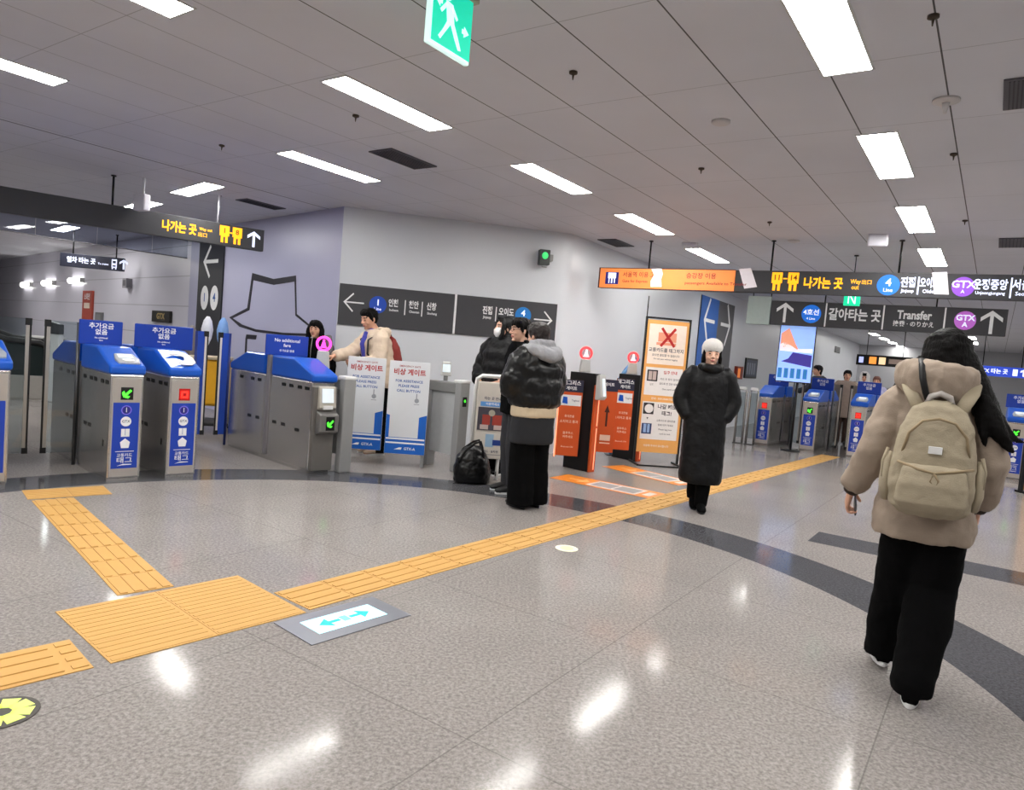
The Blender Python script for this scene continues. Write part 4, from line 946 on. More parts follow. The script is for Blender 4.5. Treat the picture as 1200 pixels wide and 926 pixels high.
shape2d([rect2(-.25, fz(.86), -.11, fz(.78))], mat('navy print', (40, 56, 104), .5), s3, 'picture_block', y2, .001); shape2d([rect2(-.225, fz(.85), -.185, fz(.785)), rect2(-.17, fz(.85), -.135, fz(.785))], mat('pale blue print', (150, 180, 220), .5), s3, 'picture_block', y2 - .0015, .001)
shape2d([[(-.195, fz(.735)), (-.165, fz(.735)), (-.18, fz(.75))]], gk, s3, 'picture_block', y2, .001)
text('나갈 때도', .07, gk, s3, .09, y2, fz(.65), bold=.03); text('태그!', .07, gk, s3, .09, y2, fz(.70), bold=.03)
for i, t in enumerate(('교통카드와 휴대폰을', '함께 대지 마세요', 'Please tag your', 'card on exit')): text(t, .032, gk, s3, .09, y2, fz(.755 + i * .033), bold=.01)
text('이용해 주셔서 감사합니다', .034, pp, r, -.02, y, fz(.95), bold=.02)

# ------------------------------------------------------------------ floor marks
c = at(404, 726); u = mu; r = thing('floor_guide_light', 'lit cyan arrow plate set in the floor below the tactile path', 'floor sign', (c.x, c.y, .001), atan2(mu.y, mu.x))
b = MB(); b.box((-.30, -.165, 0), (.30, .165, .004), bev=.001); b.build('metal_plate', mat('satin plate', (150, 152, 160), .35, .6), r)
b = MB(); b.box((-.205, -.085, .0035), (.205, .085, .006), bev=.001); f = b.build('lit_panel', mat('lit cyan white panel', (196, 246, 255), .4, emit=.75), r)
for sg in (-1, 1):
    q = MB(); q.prism([(sg * .03, -.012), (sg * .09, -.012), (sg * .09, -.05), (sg * .15, 0), (sg * .09, .05), (sg * .09, .012), (sg * .03, .012)], 'z', .006, .007); q.build('arrow_mark', mat('teal arrow', (30, 180, 180), .5, emit=.5), f)
q = MB(); q.box((-.02, -.03, .006), (.02, .03, .007)); q.build('arrow_mark', mat('pale teal', (120, 220, 220), .5, emit=.5), f)
def floor_disc(label, px, py, rad, star, rot=0):
    c = at(px, py); r = thing('floor_disc', label, 'floor marker', (c.x, c.y, .0005), rot)
    b = MB(); b.prism([(rad * cos(2 * pi * i / 32), rad * sin(2 * pi * i / 32)) for i in range(32)], 'z', 0, .003); b.build('disc', mat('dark disc', (74, 70, 66), .5) if star else mat('pale luminous disc', (236, 234, 206), .5, emit=.12), r)
    lm = mat('luminous yellow green', (226, 240, 120), .5, emit=.25) if star else mat('soft yellow centre', (240, 236, 170), .5, emit=.1)
    b = MB()
    if star:
        for k in range(8):
            a = 2 * pi * k / 8; b.prism([(q_[0] * cos(a) - q_[1] * sin(a), q_[0] * sin(a) + q_[1] * cos(a)) for q_ in ((rad * .25, -.018), (rad * .82, -.03), (rad * .82, .03), (rad * .25, .018))], 'z', .003, .0045)
        b.build('ray_mark', lm, r)
    else: b.prism([(rad * .6 * cos(2 * pi * i / 24), rad * .6 * sin(2 * pi * i / 24)) for i in range(24)], 'z', .003, .004); b.build('inner_disc', lm, r)
floor_disc('pale luminous disc set in the floor below the long tactile path', 664, 643, .085, False)
floor_disc('dark floor disc with yellow rays at the lower left edge', 2, 836, .115, True, .3)
def floor_sticker(label, a, b_, wid):
    a, b_ = at(*a), at(*b_); d = b_ - a; L = d.length; r = thing('floor_sticker', label, 'floor sticker', (a.x, a.y, .0005), atan2(d.y, d.x), 'orange floor stickers before the slim gates')
    q = MB(); q.box((0, -wid / 2, 0), (L, wid / 2, .002)); q.build('orange_vinyl', mat('orange floor vinyl', (240, 140, 40), .35), r)
    q = MB(); q.box((L * .36, -wid * .40, .002), (L * .84, wid * .40, .003)); s = q.build('white_box', mat('white floor print', (236, 226, 220), .4), r)
    q = MB(); q.box((L * .39, -wid * .28, .003), (L * .59, wid * .28, .0038)); q.box((L * .61, -wid * .28, .003), (L * .81, wid * .28, .0038)); q.build('grey_print', mat('grey floor print', (160, 158, 160), .5), s)
    q = MB(); q.prism([(L * .12, -.02), (L * .24, -.02), (L * .24, -wid * .3), (L * .33, 0), (L * .24, wid * .3), (L * .24, .02), (L * .12, .02)], 'z', .002, .003); q.build('arrow_mark', mat('pale orange print', (255, 196, 130), .5), r)
    q = MB(); q.box((L * .88, -wid * .25, .002), (L * .95, wid * .25, .003)); q.build('white_mark', mat('white floor print', (236, 226, 220), .4), r)
floor_sticker('long orange floor sticker with white box, the one nearer the viewer', (655, 558), (772, 582), .42)
floor_sticker('long orange floor sticker with white box, in front of the framed poster', (718, 546), (808, 568), .42)

# ------------------------------------------------------------------ ceiling fittings
def vent(label, px, py, L, w):
    p = at(px, py, ZC); r = thing('air_vent', label, 'air vent', (p.x, p.y, ZC), R(-AZ), 'dark ceiling vents')
    b = MB(); b.box((-w / 2, -L / 2, -.012), (w / 2, L / 2, 0), bev=.003); b.build('vent_frame', mat('dark vent frame', (86, 84, 92), .6), r)
    b = MB()
    for i in range(9): x = -w / 2 + .02 + (w - .04) * (i + .5) / 9; b.box((x - .004, -L / 2 + .02, -.016), (x + .004, L / 2 - .02, -.011))
    b.build('louvre', mat('vent black', (44, 44, 50), .6), r)
vent('dark ceiling vent right of the thin ceiling light', 473, 186, .62, .30); vent('dark ceiling vent above the lavender wall', 306, 239, .62, .26); vent('dark ceiling vent left of the orange banner', 722, 284.5, .62, .3)
vent('dark ceiling vent at the right edge above the long sign', 1192, 284, .6, .35); vent('tall grey ceiling vent cut off by the upper right edge', 1203, 108, .5, .22)
vent('dark ceiling vent behind the long sign at the right', 1163, 349, .7, .4)
def access_point(label, px, py, Y, s=.2):
    p = atY(px, py, Y); r = thing('access_point', label, 'access point', (p.x, p.y, p.z), rz(AZ + 80), 'white boxes on the ceiling')
    b = MB(); b.box((-s / 2, -.05, -s / 2), (s / 2, .05, s / 2), bev=.02, seg=3); b.build('housing', mat('white housing', (214, 212, 222), .4), r)
    b = MB(); b.cyl((0, .02), .014, s / 2 - .01, ZC - p.z, 12); b.build('mount', white(), r)
access_point('white access point box on the ceiling above the orange banner', 809, 279, 10.0, .22); access_point('white access point box on the ceiling above the green exit box', 1029, 278.5, 8.4, .22)
access_point('white access point box in front of a crosswise light over the paid area', 166, 237.5, 8.6, .2)
def ceil_dome(name, label, cat, px, py, rad, hgt, m, group=None, stem=0):
    p = at(px, py, ZC); r = thing(name, label, cat, (p.x, p.y, ZC), 0, group)
    b = MB(); b.loft([(0, 0, 0), (0, 0, -.012), (0, 0, -hgt * .7), (0, 0, -hgt)], [rad, rad, rad * .8, rad * .35], 20); b.build('housing', m, r, True)
    if stem: b = MB(); b.loft([(0, 0, -hgt + .004), (0, 0, -hgt - stem * .6), (0, 0, -hgt - stem)], [rad * .3, rad * .18, rad * .12], 12); b.build('nozzle', m, r, True)
    return r
wd_ = mat('white detector', (208, 204, 204), .5)
ceil_dome('smoke_detector', 'white round smoke detector on the ceiling right of the middle row lights', 'smoke detector', 845, 142, .065, .03, wd_, 'smoke detectors'); ceil_dome('smoke_detector', 'small white smoke detector on the ceiling above the long sign', 'smoke detector', 930, 282, .075, .03, wd_, 'smoke detectors')
ceil_dome('speaker_nozzle', 'white conical ceiling fitting at the upper right', 'detector', 1109, 117, .075, .02, wd_, None, .06)
for px, py, lab in ((672, 84, 'brass tinted sprinkler head nearest the exit sign'), (822, 197, 'tiny sprinkler head below the round smoke detector'), (902, 260, 'tiny sprinkler head above the left end of the long sign'), (1094, 18, 'dark sprinkler head at the top right of the photo'), (1118, 180, 'tiny dark sprinkler head right of the second light of the right row'), (1131, 258, 'tiny dark sprinkler head right of the third light of the right row'), (417, 135, 'tiny dark sprinkler head beside the largest middle row light'), (260, 170, 'tiny dark sprinkler head left of the thin ceiling light')):
    ceil_dome('sprinkler_head', lab, 'sprinkler', px, py, .026, .02, mat('dark sprinkler', (70, 60, 50), .5, .3), 'sprinkler heads', .03)
# glass smoke curtain over the left gates
s0, s1 = at(236, 305, 2.65), at(-40, 263, 2.65); d = (s1 - s0); d.z = 0; L = d.length
r = thing('smoke_curtain', 'clear glass smoke curtain hanging from the ceiling behind the left hanging sign', 'glass barrier', (s0.x, s0.y, 2.65), atan2(d.y, d.x))
n_ = 4
for i in range(n_):
    q = MB(); q.box((L * i / n_ + .004, -.005, 0), (L * (i + 1) / n_ - .004, .005, ZC - 2.65)); q.build('glass_pane', glass('curtain glass', (222, 226, 236), .82), r)
q = MB(); q.box((0, -.012, -.012), (L, .012, .004)); q.build('bottom_rail', mat('thin grey rail', (120, 118, 124), .4, .5), r)

# ------------------------------------------------------------------ left passage
pn = V((GA.y, -GA.x, 0))
def lw2(x, y): return at_plane(x, y, PC, pn)
def lbox(name, label, cat, xl, xr, yt, yb, m, th=.05, group=None): return wall_box(name, label, cat, xl, xr, yt, yb, m, th, lw2, 134.0, group)
r, L, h, y = lbox('hydrant_cabinet', 'tall red fire hydrant panel on the white wall of the left passage', 'fire hydrant', 99, 110, 341, 378, mat('faded red panel', (170, 72, 58), .5))
shape2d([rect2(L * .2, h * .45, L * .8, h * .62)], mat('cream plate', (220, 206, 190), .5), r, 'label_plate', y); text('소화전', L * .22, ink_w(), r, L / 2, y - .002, h * .8, bold=.02)
r, L, h, y = lbox('grey_wall_box', 'small grey box on the wall beside the red hydrant panel', 'wall box', 114, 121.5, 366, 382, mat('wall box grey', (110, 110, 112), .5)); shape2d([rect2(L * .15, h * .15, L * .85, h * .85)], mat('wall box face', (130, 130, 132), .5), r, 'face_plate', y)
r, L, h, y = lbox('framed_plaque', 'dark framed plaque with gold lettering on the white wall above the second gate', 'plaque', 181, 202, 364, 377, mat('black frame', (28, 24, 22), .4)); text('GTX', h * .7, mat('gold lettering', (186, 160, 100), .5), r, L / 2, y, h / 2, bold=.03, sx=1.3)
r, L, h, y = lbox('wall_speaker', 'small grey speaker high on the white wall of the left passage', 'speaker', 150.5, 155, 327, 338, mat('speaker grey', (140, 138, 144), .5), .12); shape2d([rect2(L * .15, h * .2, L * .85, h * .8)], mat('speaker grille', (90, 88, 94), .6), r, 'grille', y)
for x0, x1, yy, k in ((84, 99, 329, 'nearest'), (53, 66, 332, 'middle'), (28, 39, 334, 'farthest')):
    r, L, h, y = lbox('wall_lamp', 'lit wall lamp in the left passage, %s of the three' % k, 'wall lamp', x0, x1, yy - 2.5, yy + 3, mat('white lamp frame', (205, 205, 205), 0.5), .10, 'wall lamps of the left passage')
    q = MB(); q.box((.04, y - .01, .03), (L - .04, y, h - .03)); q.build('diffuser', mat('lit wall lamp', (255, 253, 248), .5, emit=7.0), r)
    q = MB(); q.box((.04, -.09, h), (L - .04, -.02, h + .006)); q.box((.04, -.09, -.006), (L - .04, -.02, 0)); q.build('diffuser', MATS['lit wall lamp'], r)
# escalator end at the far left
p = atY(18, 455, 11.6); p.z = 0
r = thing('escalator', 'dark escalator with black handrail at the far left behind the gates', 'escalator', p, R(30))
def esc_pts(dz, x0): return [(x0, 0, .95 + dz), (x0 - .35, 0, 1.0 + dz), (x0 - 1.0, 0, 1.35 + dz), (x0 - 3.4, 0, 3.1 + dz)]
for yy in (-.5, .5):
    b = MB(); b.prism([(.45, .0), (.5, .55), (.40, .86), (-.1, .90), (-.75, 1.15), (-3.4, 2.95), (-3.4, 1.6), (-.9, .0)], 'y', yy - .03, yy + .03); b.build('balustrade', mat('dark green glass', (30, 40, 40), .1), r)
    b = MB(); b.tube([(.30, yy, .30), (.50, yy, .42), (.57, yy, .62), (.50, yy, .84), (.35, yy, .93), (-.1, yy, .96), (-.75, yy, 1.2), (-3.4, yy, 3.0)], .05, 10); b.build('handrail', blk(), r, True)
b = MB()
for i in range(12): b.box((-.6 - i * .28, -.45, .0 + i * .19), (-.32 - i * .28, .45, .19 + i * .19))
b.build('steps', steel_dark(), r)
b = MB(); b.box((-.5, -.55, 0), (.6, .55, .05)); b.box((-.9, -.56, .02), (.42, -.52, .40), bev=.01); b.build('skirt', mat('satin edge strip', (176, 172, 166), .35, .6), r)
# white stand, railing
p = atY(65, 440, 11.3); p.z = 0; r = thing('information_stand', 'slim white stand with a dark tilted top behind the left glass flaps', 'stand', p, rz(100))
b = MB(); b.prism([(-.09, 0), (.09, 0), (.08, 1.12), (-.08, 1.12)], 'y', -.05, .05, bev=.012); b.build('column', white(), r); b = MB(); b.prism([(-.10, 1.10), (.10, 1.10), (.10, 1.26), (-.10, 1.30)], 'y', -.07, .03, bev=.01); b.build('display_head', mat('dark display head', (60, 62, 66), .4), r)
p = atY(50, 437, 13.4); p.z = 0; r = thing('railing', 'short white and black railing beside the escalator at the far left', 'railing', p, rz(70))
for i in range(5): b = MB(); b.cyl((-.32 + i * .16, 0), .018, 0, .95, 10); b.build('upright', white() if i % 2 else blk(), r)
b = MB(); b.tube([(-.36, 0, .96), (.36, 0, .96)], .022); b.build('top_rail', white(), r)
# yellow cleaning cart
p = atY(243, 500, 9.6); p.z = 0; r = thing('cleaning_cart', 'cleaning cart with a yellow bag and mops behind the blue flaps', 'cart', p, rz(75))
b = MB(); b.prism([(-.20, .35), (.20, .35), (.235, .98), (-.235, .98)], 'y', -.2, .2, bev=.04, seg=3); b.build('yellow_bag', mat('yellow cart bag', (226, 168, 30), .6, 0, .1, 12), r)
b = MB(); b.box((-.26, -.24, .98), (.26, .24, 1.02), bev=.01); b.tube([(-.24, .2, .1), (-.24, .2, 1.0)], .016); b.tube([(.24, .2, .1), (.24, .2, 1.0)], .016); b.tube([(-.24, -.2, .1), (-.24, -.2, 1.0)], .016); b.tube([(.24, -.2, .1), (.24, -.2, 1.0)], .016); b.build('frame', mat('beige cart frame', (190, 176, 150), .5), r)
b = MB(); b.box((-.3, -.3, .09), (.3, .3, .14), bev=.015); b.build('base_tray', mat('dark tray', (40, 40, 42), .5), r)
for sx in (-1, 1):
    for sy in (-1, 1):
        b = MB(); b.loft([(sx * .24 - .015, sy * .24, .045), (sx * .24 + .015, sy * .24, .045)], [.045, .045], 14); b.build('wheel', blk(), r)
for i, (x, c) in enumerate(((-.10, (224, 226, 236)), (.10, (128, 168, 226)))):
    b = MB(); b.loft([(x, .1, 1.02), (x + .01, .1, 1.25)], [.012, .012], 8); m_ = b.build('mop', mat('mop stick', (216, 206, 190), .5), r)
    b = MB(); b.loft([(x + .01, .1, 1.16), (x + .012, .1, 1.26), (x + .015, .1, 1.38), (x + .018, .1, 1.50), (x + .02, .1, 1.56)], [.03, .065, .08, .055, .02], 14, hint=(0, 1, 0)); b.build('mop_head', mat('mop head %d' % i, c, .8, 0, .1, 30, bump=.4), m_, True)
b = MB(); b.loft([(-.30, .05, .85), (-.29, .05, 1.10), (-.27, .05, 1.35), (-.26, .05, 1.42)], [.08, .09, .06, .02], 12); b.build('grey_cloth', mat('grey cloth', (120, 112, 112), .9), r, True)
# orange stand at the right edge
p = at(1201, 578); p.z = 0; r = thing('orange_stand', 'orange banner stand cut off by the right edge beside the far green-arrow gate', 'banner', p, rz(88))
b = MB(); b.box((-.05, -.02, .05), (.24, .02, 1.36), bev=.004); b.build('orange_board', mat('amber board', (224, 150, 40), .5, emit=.0), r); b = MB(); b.box((-.09, -.03, 0), (-.05, .03, 1.30), bev=.004); b.build('black_edge', blk(), r); b = MB(); b.box((-.08, -.10, 0), (.24, .10, .03), bev=.004); b.build('base_plate', blk(), r)
# dark escalator mouth deep in the right-hand passage
p = atY(1030, 470, 25.5); p.z = 0; r = thing('escalator', 'far dark escalator in the passage left of the woman', 'escalator', p, R(-40))
for yy in (-.55, .55):
    b = MB(); b.prism([(-1.2, 0), (-1.2, 1.0), (.3, 1.05), (2.6, 2.5), (2.6, 1.3), (.6, .0)], 'y', yy - .04, yy + .04); b.build('balustrade', mat('dark green glass', (30, 40, 40), .1), r)
    b = MB(); b.tube([(-1.25, yy, .5), (-1.2, yy, 1.0), (.3, yy, 1.1), (2.6, yy, 2.55)], .06, 8); b.build('handrail', blk(), r, True)
b = MB()
for i in range(10): b.box((.3 + i * .25, -.5, 0 + i * .16), (.55 + i * .25, .5, .18 + i * .16))
b.build('steps', mat('dark steps', (40, 40, 42), .5), r)
# pale blue loop
p = atY(731, 500, 10.4); p.z = 0; r = thing('curved_rail', 'pale blue curved rail rising behind the second slim gate', 'rail', p, rz(84))
b = MB(); b.tube([(-.16, 0, 0), (-.16, 0, .9), (-.14, 0, 1.12), (-.04, 0, 1.30), (.10, 0, 1.46), (.14, 0, 1.44)], .03, 12); b.build('tube', mat('pale blue tube', (110, 160, 214), .4), r, True)
b = MB(); b.box((-.24, -.08, 0), (-.08, .08, .02), bev=.004); b.build('base_plate', steel_dark(), r)
# ------------------------------------------------------------------ people
SKIN = lambda k=0: mat('skin %d' % k, [(214, 164, 138), (202, 152, 126), (222, 176, 152)][k], .5, 0, .03, 30, bump=.05)
HAIR = lambda: mat('black hair', (11, 9, 9), .55, 0, .25, 60, bump=.5, bscale=140, stretch=(1, 1, .12), spec=.12)
EYE = lambda: mat('dark eye', (26, 20, 18), .25); LIP = lambda: mat('lip', (176, 100, 96), .5)
def fuse(mb, name, voxel, mats, parent, smooth=4, disp=None, paint=None, sf=.5):
    """closed overlapping shapes to one continuous surface"""
    bmesh.ops.recalc_face_normals(mb.bm, faces=mb.bm.faces)
    me = bpy.data.meshes.new('t'); mb.bm.to_mesh(me); mb.bm.free(); o = bpy.data.objects.new('t', me); COL.objects.link(o)
    q = o.modifiers.new('r', 'REMESH'); q.mode = 'VOXEL'; q.voxel_size = voxel; q.use_smooth_shade = True
    if smooth: q = o.modifiers.new('s', 'SMOOTH'); q.factor = sf; q.iterations = smooth
    tx = []
    for (sc, st) in (disp or ()):
        t = bpy.data.textures.new('w', 'CLOUDS'); t.noise_scale = sc; t.noise_depth = 2; tx.append(t)
        q = o.modifiers.new('d', 'DISPLACE'); q.texture = t; q.strength = st; q.mid_level = .5
    dg = bpy.context.evaluated_depsgraph_get(); m2 = bpy.data.meshes.new_from_object(o.evaluated_get(dg))
    bpy.data.objects.remove(o); bpy.data.meshes.remove(me)
    for p in m2.polygons: p.use_smooth = True
    m2.materials.clear()
    for q in mats: m2.materials.append(q)
    if paint:
        for p in m2.polygons: p.material_index = paint(p.center)
    m2.name = name
    return link(name, m2, parent)
def L3(a, b, t): return tuple(a[i] + (b[i] - a[i]) * t for i in range(3))
def add(a, b, k=1.0): return tuple(a[i] + b[i] * k for i in range(3))
class Pose:
    """joints in the local frame: +Y ahead, +X the person's right hand side, feet on z=0"""
    def __init__(s, H, **k):
        q = H / 1.70; s.q = q; s.H = H
        s.lean = k.get('lean', (0, 0)); lx, ly = s.lean
        def P(x, y, z): return (x * q + lx * max(0, z - .92), y * q + ly * max(0, z - .92), z * q)
        s.pel = P(0, 0, .93); s.waist = P(0, 0, 1.08); s.chest = P(0, .01, 1.27); s.nb = P(0, -.01, 1.43)
        s.sh = {-1: P(-.175, 0, 1.385), 1: P(.175, 0, 1.385)}
        s.hip = {-1: (-.085 * q, 0, .90 * q), 1: (.085 * q, 0, .90 * q)}
        s.kn = {e: (e * .09 * q, .02 * q, .49 * q) for e in (-1, 1)}; s.an = {e: (e * .09 * q, -.01 * q, .085 * q) for e in (-1, 1)}
        s.el = {e: add(s.sh[e], (e * .06 * q, -.03 * q, -.275 * q)) for e in (-1, 1)}; s.wr = {e: add(s.sh[e], (e * .07 * q, .05 * q, -.51 * q)) for e in (-1, 1)}
        s.hd = add(P(0, .03, 1.585), k.get('head', (0, 0, 0)))
        s.yaw, s.pitch, s.roll = k.get('yaw', 0), k.get('pitch', 0), k.get('roll', 0)   # + yaw turns to the left
        s.toe = {-1: 0, 1: 0}
        for n in ('el', 'wr', 'kn', 'an', 'hip', 'sh'):
            for e in (-1, 1):
                kk = n + ('L' if e < 0 else 'R')
                if kk in k: getattr(s, n)[e] = tuple(v * q for v in k[kk])
        s.hb = (Matrix.Rotation(s.yaw, 3, 'Z') @ Matrix.Rotation(s.pitch, 3, 'X') @ Matrix.Rotation(s.roll, 3, 'Y'))
    def h(s, x, y, z): v = s.hb @ V((x, y, z)); return tuple(V(s.hd) + v * s.q)
def head_shapes(b, p):
    q = p.q; B = p.hb
    b.ell(p.h(0, -.012, .028), (.074 * q, .094 * q, .088 * q), B, 24, 16)
    b.loft([p.h(0, .012, .045), p.h(0, .018, -.0), p.h(0, .022, -.05), p.h(0, .034, -.085), p.h(0, .042, -.106)], [(.068 * q, .074 * q), (.068 * q, .074 * q), (.058 * q, .066 * q), (.040 * q, .047 * q), (.018 * q, .024 * q)], 20, hint=B @ V((0, 1, 0)))
    b.loft([p.h(0, .083, .022), p.h(0, .098, -.002), p.h(0, .108, -.024), p.h(0, .096, -.034)], [.007 * q, .009 * q, .0135 * q, .008 * q], 10)
    for e in (-1, 1):
        b.ell(p.h(e * .012, .092, -.028), (.009 * q, .01 * q, .007 * q), B, 10, 8)
        b.ell(p.h(e * .031, .076, .008), (.015 * q, .012 * q, .009 * q), B, 12, 8)
        b.loft([p.h(e * .010, .084, .027), p.h(e * .032, .080, .031), p.h(e * .052, .062, .022)], [.008 * q, .009 * q, .006 * q], 8)
        b.ell(p.h(e * .036, .062, -.030), (.020 * q, .018 * q, .016 * q), B, 12, 8)
        b.ell(p.h(e * .076, -.008, -.004), (.008 * q, .018 * q, .031 * q), B, 10, 8)
    b.ell(p.h(0, .083, -.054), (.024 * q, .011 * q, .006 * q), B, 12, 8); b.ell(p.h(0, .082, -.064), (.020 * q, .011 * q, .007 * q), B, 12, 8)
    b.ell(p.h(0, .066, -.094), (.02 * q, .018 * q, .014 * q), B, 12, 8)
def face_paint(p):
    Bi = p.hb.inverted(); hd = V(p.hd)
    def f(c):
        v = (Bi @ (V(c) - hd)) / p.q; x, y, z = v
        if y > .06 and abs(z) < .12:
            if (abs(x) - .031) ** 2 / .013 ** 2 + (z - .008) ** 2 / .006 ** 2 < 1: return 1
            if .013 < abs(x) < .052 and abs(z - .031 - (.03 - abs(x)) * .05) < .0048: return 2
            if x * x / .023 ** 2 + (z + .058) ** 2 / .009 ** 2 < 1 and y > .07: return 3
        return 0
    return f
def hand_shapes(b, wr, d, palm, side, q, curl=.35, thumb=None):
    """palm plus four fingers and a thumb; d = pointing direction, palm = palm normal, side=-1 left / 1 right"""
    d = V(d).normalized(); pn_ = V(palm); pn_ = (pn_ - d * d.dot(pn_)).normalized(); ac = d.cross(pn_).normalized() * side   # towards the thumb side
    w = V(wr); P = lambda x, y, z: tuple(w + (d * x + ac * y + pn_ * z) * q)
    b.loft([P(-.03, 0, 0), P(.005, 0, 0), P(.04, 0, 0), P(.075, 0, .0), P(.09, 0, .002)], [(.022 * q, .025 * q), (.018 * q, .029 * q), (.0155 * q, .038 * q), (.0145 * q, .041 * q), (.010 * q, .038 * q)], 16, hint=ac)
    for i, (yy, ln) in enumerate(((.031, .070), (.011, .078), (-.010, .073), (-.030, .056))):
        a0 = curl * (1 + .12 * i); pt = [(.065, yy, 0), (.088, yy * 1.08, .0)]; x, z, a = .088, 0.0, a0 * .5
        for k, f in enumerate((.45, .32, .23)):
            x += ln * f * cos(a); z += ln * f * sin(a); pt.append((x, yy * (1.1 + .03 * k), z)); a += a0
        b.loft([P(*t) for t in pt] + [P(x + .004 * cos(a), yy * 1.2, z + .004 * sin(a))], [r * q for r in (.0095, .0098, .0088, .008, .0068, .003)], 10)
    t = thumb or .5
    b.loft([P(.012, .022, .002), P(.035, .044, .010), P(.060, .058, .018 + .02 * t), P(.080, .060 - .012 * t, .026 + .034 * t), P(.084, .058 - .014 * t, .028 + .038 * t)], [r * q for r in (.013, .0125, .0105, .009, .004)], 10)
def person_body(p, root, skin=0, voxel=.006, hands=None, legs=True):
    b = MB(); q = p.q
    ty = [(p.pel, (.145, .095)), (L3(p.pel, p.waist, .5), (.145, .095)), (p.waist, (.125, .085)), (L3(p.waist, p.chest, .6), (.145, .10)), (p.chest, (.155, .105)), (L3(p.chest, p.nb, .6), (.145, .085)), (p.nb, (.07, .06))]
    b.loft([t[0] for t in ty], [(t[1][0] * q, t[1][1] * q) for t in ty], 20)
    b.loft([add(p.nb, (0, 0, -.05)), p.nb, p.h(0, -.02, -.06), p.h(0, -.012, 0)], [.075 * q, .056 * q, .052 * q, .05 * q], 16)
    head_shapes(b, p)
    for e in (-1, 1):
        b.loft([add(p.sh[e], (-e * .06 * q, 0, .01)), p.sh[e], L3(p.sh[e], p.el[e], .5), p.el[e], L3(p.el[e], p.wr[e], .35), p.wr[e]], [r * q for r in (.06, .058, .048, .040, .040, .026)], 14)
        b.loft([add(p.hip[e], (0, 0, .08)), p.hip[e], L3(p.hip[e], p.kn[e], .5), p.kn[e], L3(p.kn[e], p.an[e], .35), L3(p.kn[e], p.an[e], .85), p.an[e], add(p.an[e], (0, 0, -.04 * q))], [r * q for r in (.08, .088, .072, .054, .054, .036, .036, .032)], 14)
        hk = (hands or {}).get(e, {})
        d = V(hk.get('d', V(p.wr[e]) - V(p.el[e])))
        hand_shapes(b, p.wr[e], d, hk.get('palm', (-e, .2, 0)), hk.get('side', -e if hk.get('flip') else e), q, hk.get('curl', .4), hk.get('thumb'))
    return fuse(b, 'body', voxel, [SKIN(skin), EYE(), HAIR(), LIP()], root, 2, None, face_paint(p), .4)
def sleeve(b, p, e, r0=.075, r1=.06, r2=.05, quilt=0, n=26, reach=.97):
    """puffed sleeve along the arm"""
    A, Bq, Cq = V(p.sh[e]), V(p.el[e]), V(p.wr[e]); pts, rad = [], []
    for i in range(n + 1):
        t = i / n * reach
        # quadratic blend at the elbow
        c = A.lerp(Bq, t * 2) if t < .5 else Bq.lerp(Cq, t * 2 - 1)
        if .36 < t < .64: k = (t - .36) / .28; a0 = A.lerp(Bq, .72); b0 = Bq.lerp(Cq, .28); c = (a0.lerp(Bq, k)).lerp(Bq.lerp(b0, k), k)
        r = (r0 + (r1 - r0) * t * 2) if t < .5 else (r1 + (r2 - r1) * (t * 2 - 1))
        if quilt: r *= 1 + .10 * (abs(sin(pi * t * quilt)) - .5)
        pts.append(tuple(c)); rad.append(r * p.q)
    rad[-1] *= .86
    b.loft([add(p.sh[e], (-e * .08 * p.q, 0, -.01))] + pts, [r0 * p.q] + rad, 18)
def torso(b, p, prof, quilt=0, n=30):
    """prof: list of (z at H=1.70, half width, half depth, y shift)"""
    q = p.q; lx, ly = p.lean; pts, rad = [], []
    for i in range(n + 1):
        z = prof[0][0] + (prof[-1][0] - prof[0][0]) * i / n
        for j in range(len(prof) - 1):
            if min(prof[j][0], prof[j + 1][0]) - 1e-6 <= z <= max(prof[j][0], prof[j + 1][0]) + 1e-6: break
        t = (z - prof[j][0]) / (prof[j + 1][0] - prof[j][0]); t = t * t * (3 - 2 * t) if 0 < j < len(prof) - 2 else t
        w, d, s_ = [prof[j][k] + (prof[j + 1][k] - prof[j][k]) * t for k in (1, 2, 3)]
        m_ = 1 + (.05 * (abs(sin(pi * i / n * quilt)) - .5) if quilt else 0)
        pts.append((lx * max(0, z - .92), (s_ + 0) * q + ly * max(0, z - .92), z * q)); rad.append((w * m_ * q, d * m_ * q))
    b.loft(pts, rad, 28, power=2.3)
def trouser(b, p, e, rad, z_end=.03, flare=None):
    A, K, N_ = p.hip[e], p.kn[e], p.an[e]; end = add(N_, (0, 0, (z_end - .085) * p.q))
    b.loft([add(A, (-e * .01, 0, .13 * p.q)), A, L3(A, K, .5), K, L3(K, N_, .5), N_, end], [(r * p.q, (r * 1.05) * p.q) for r in rad], 20)
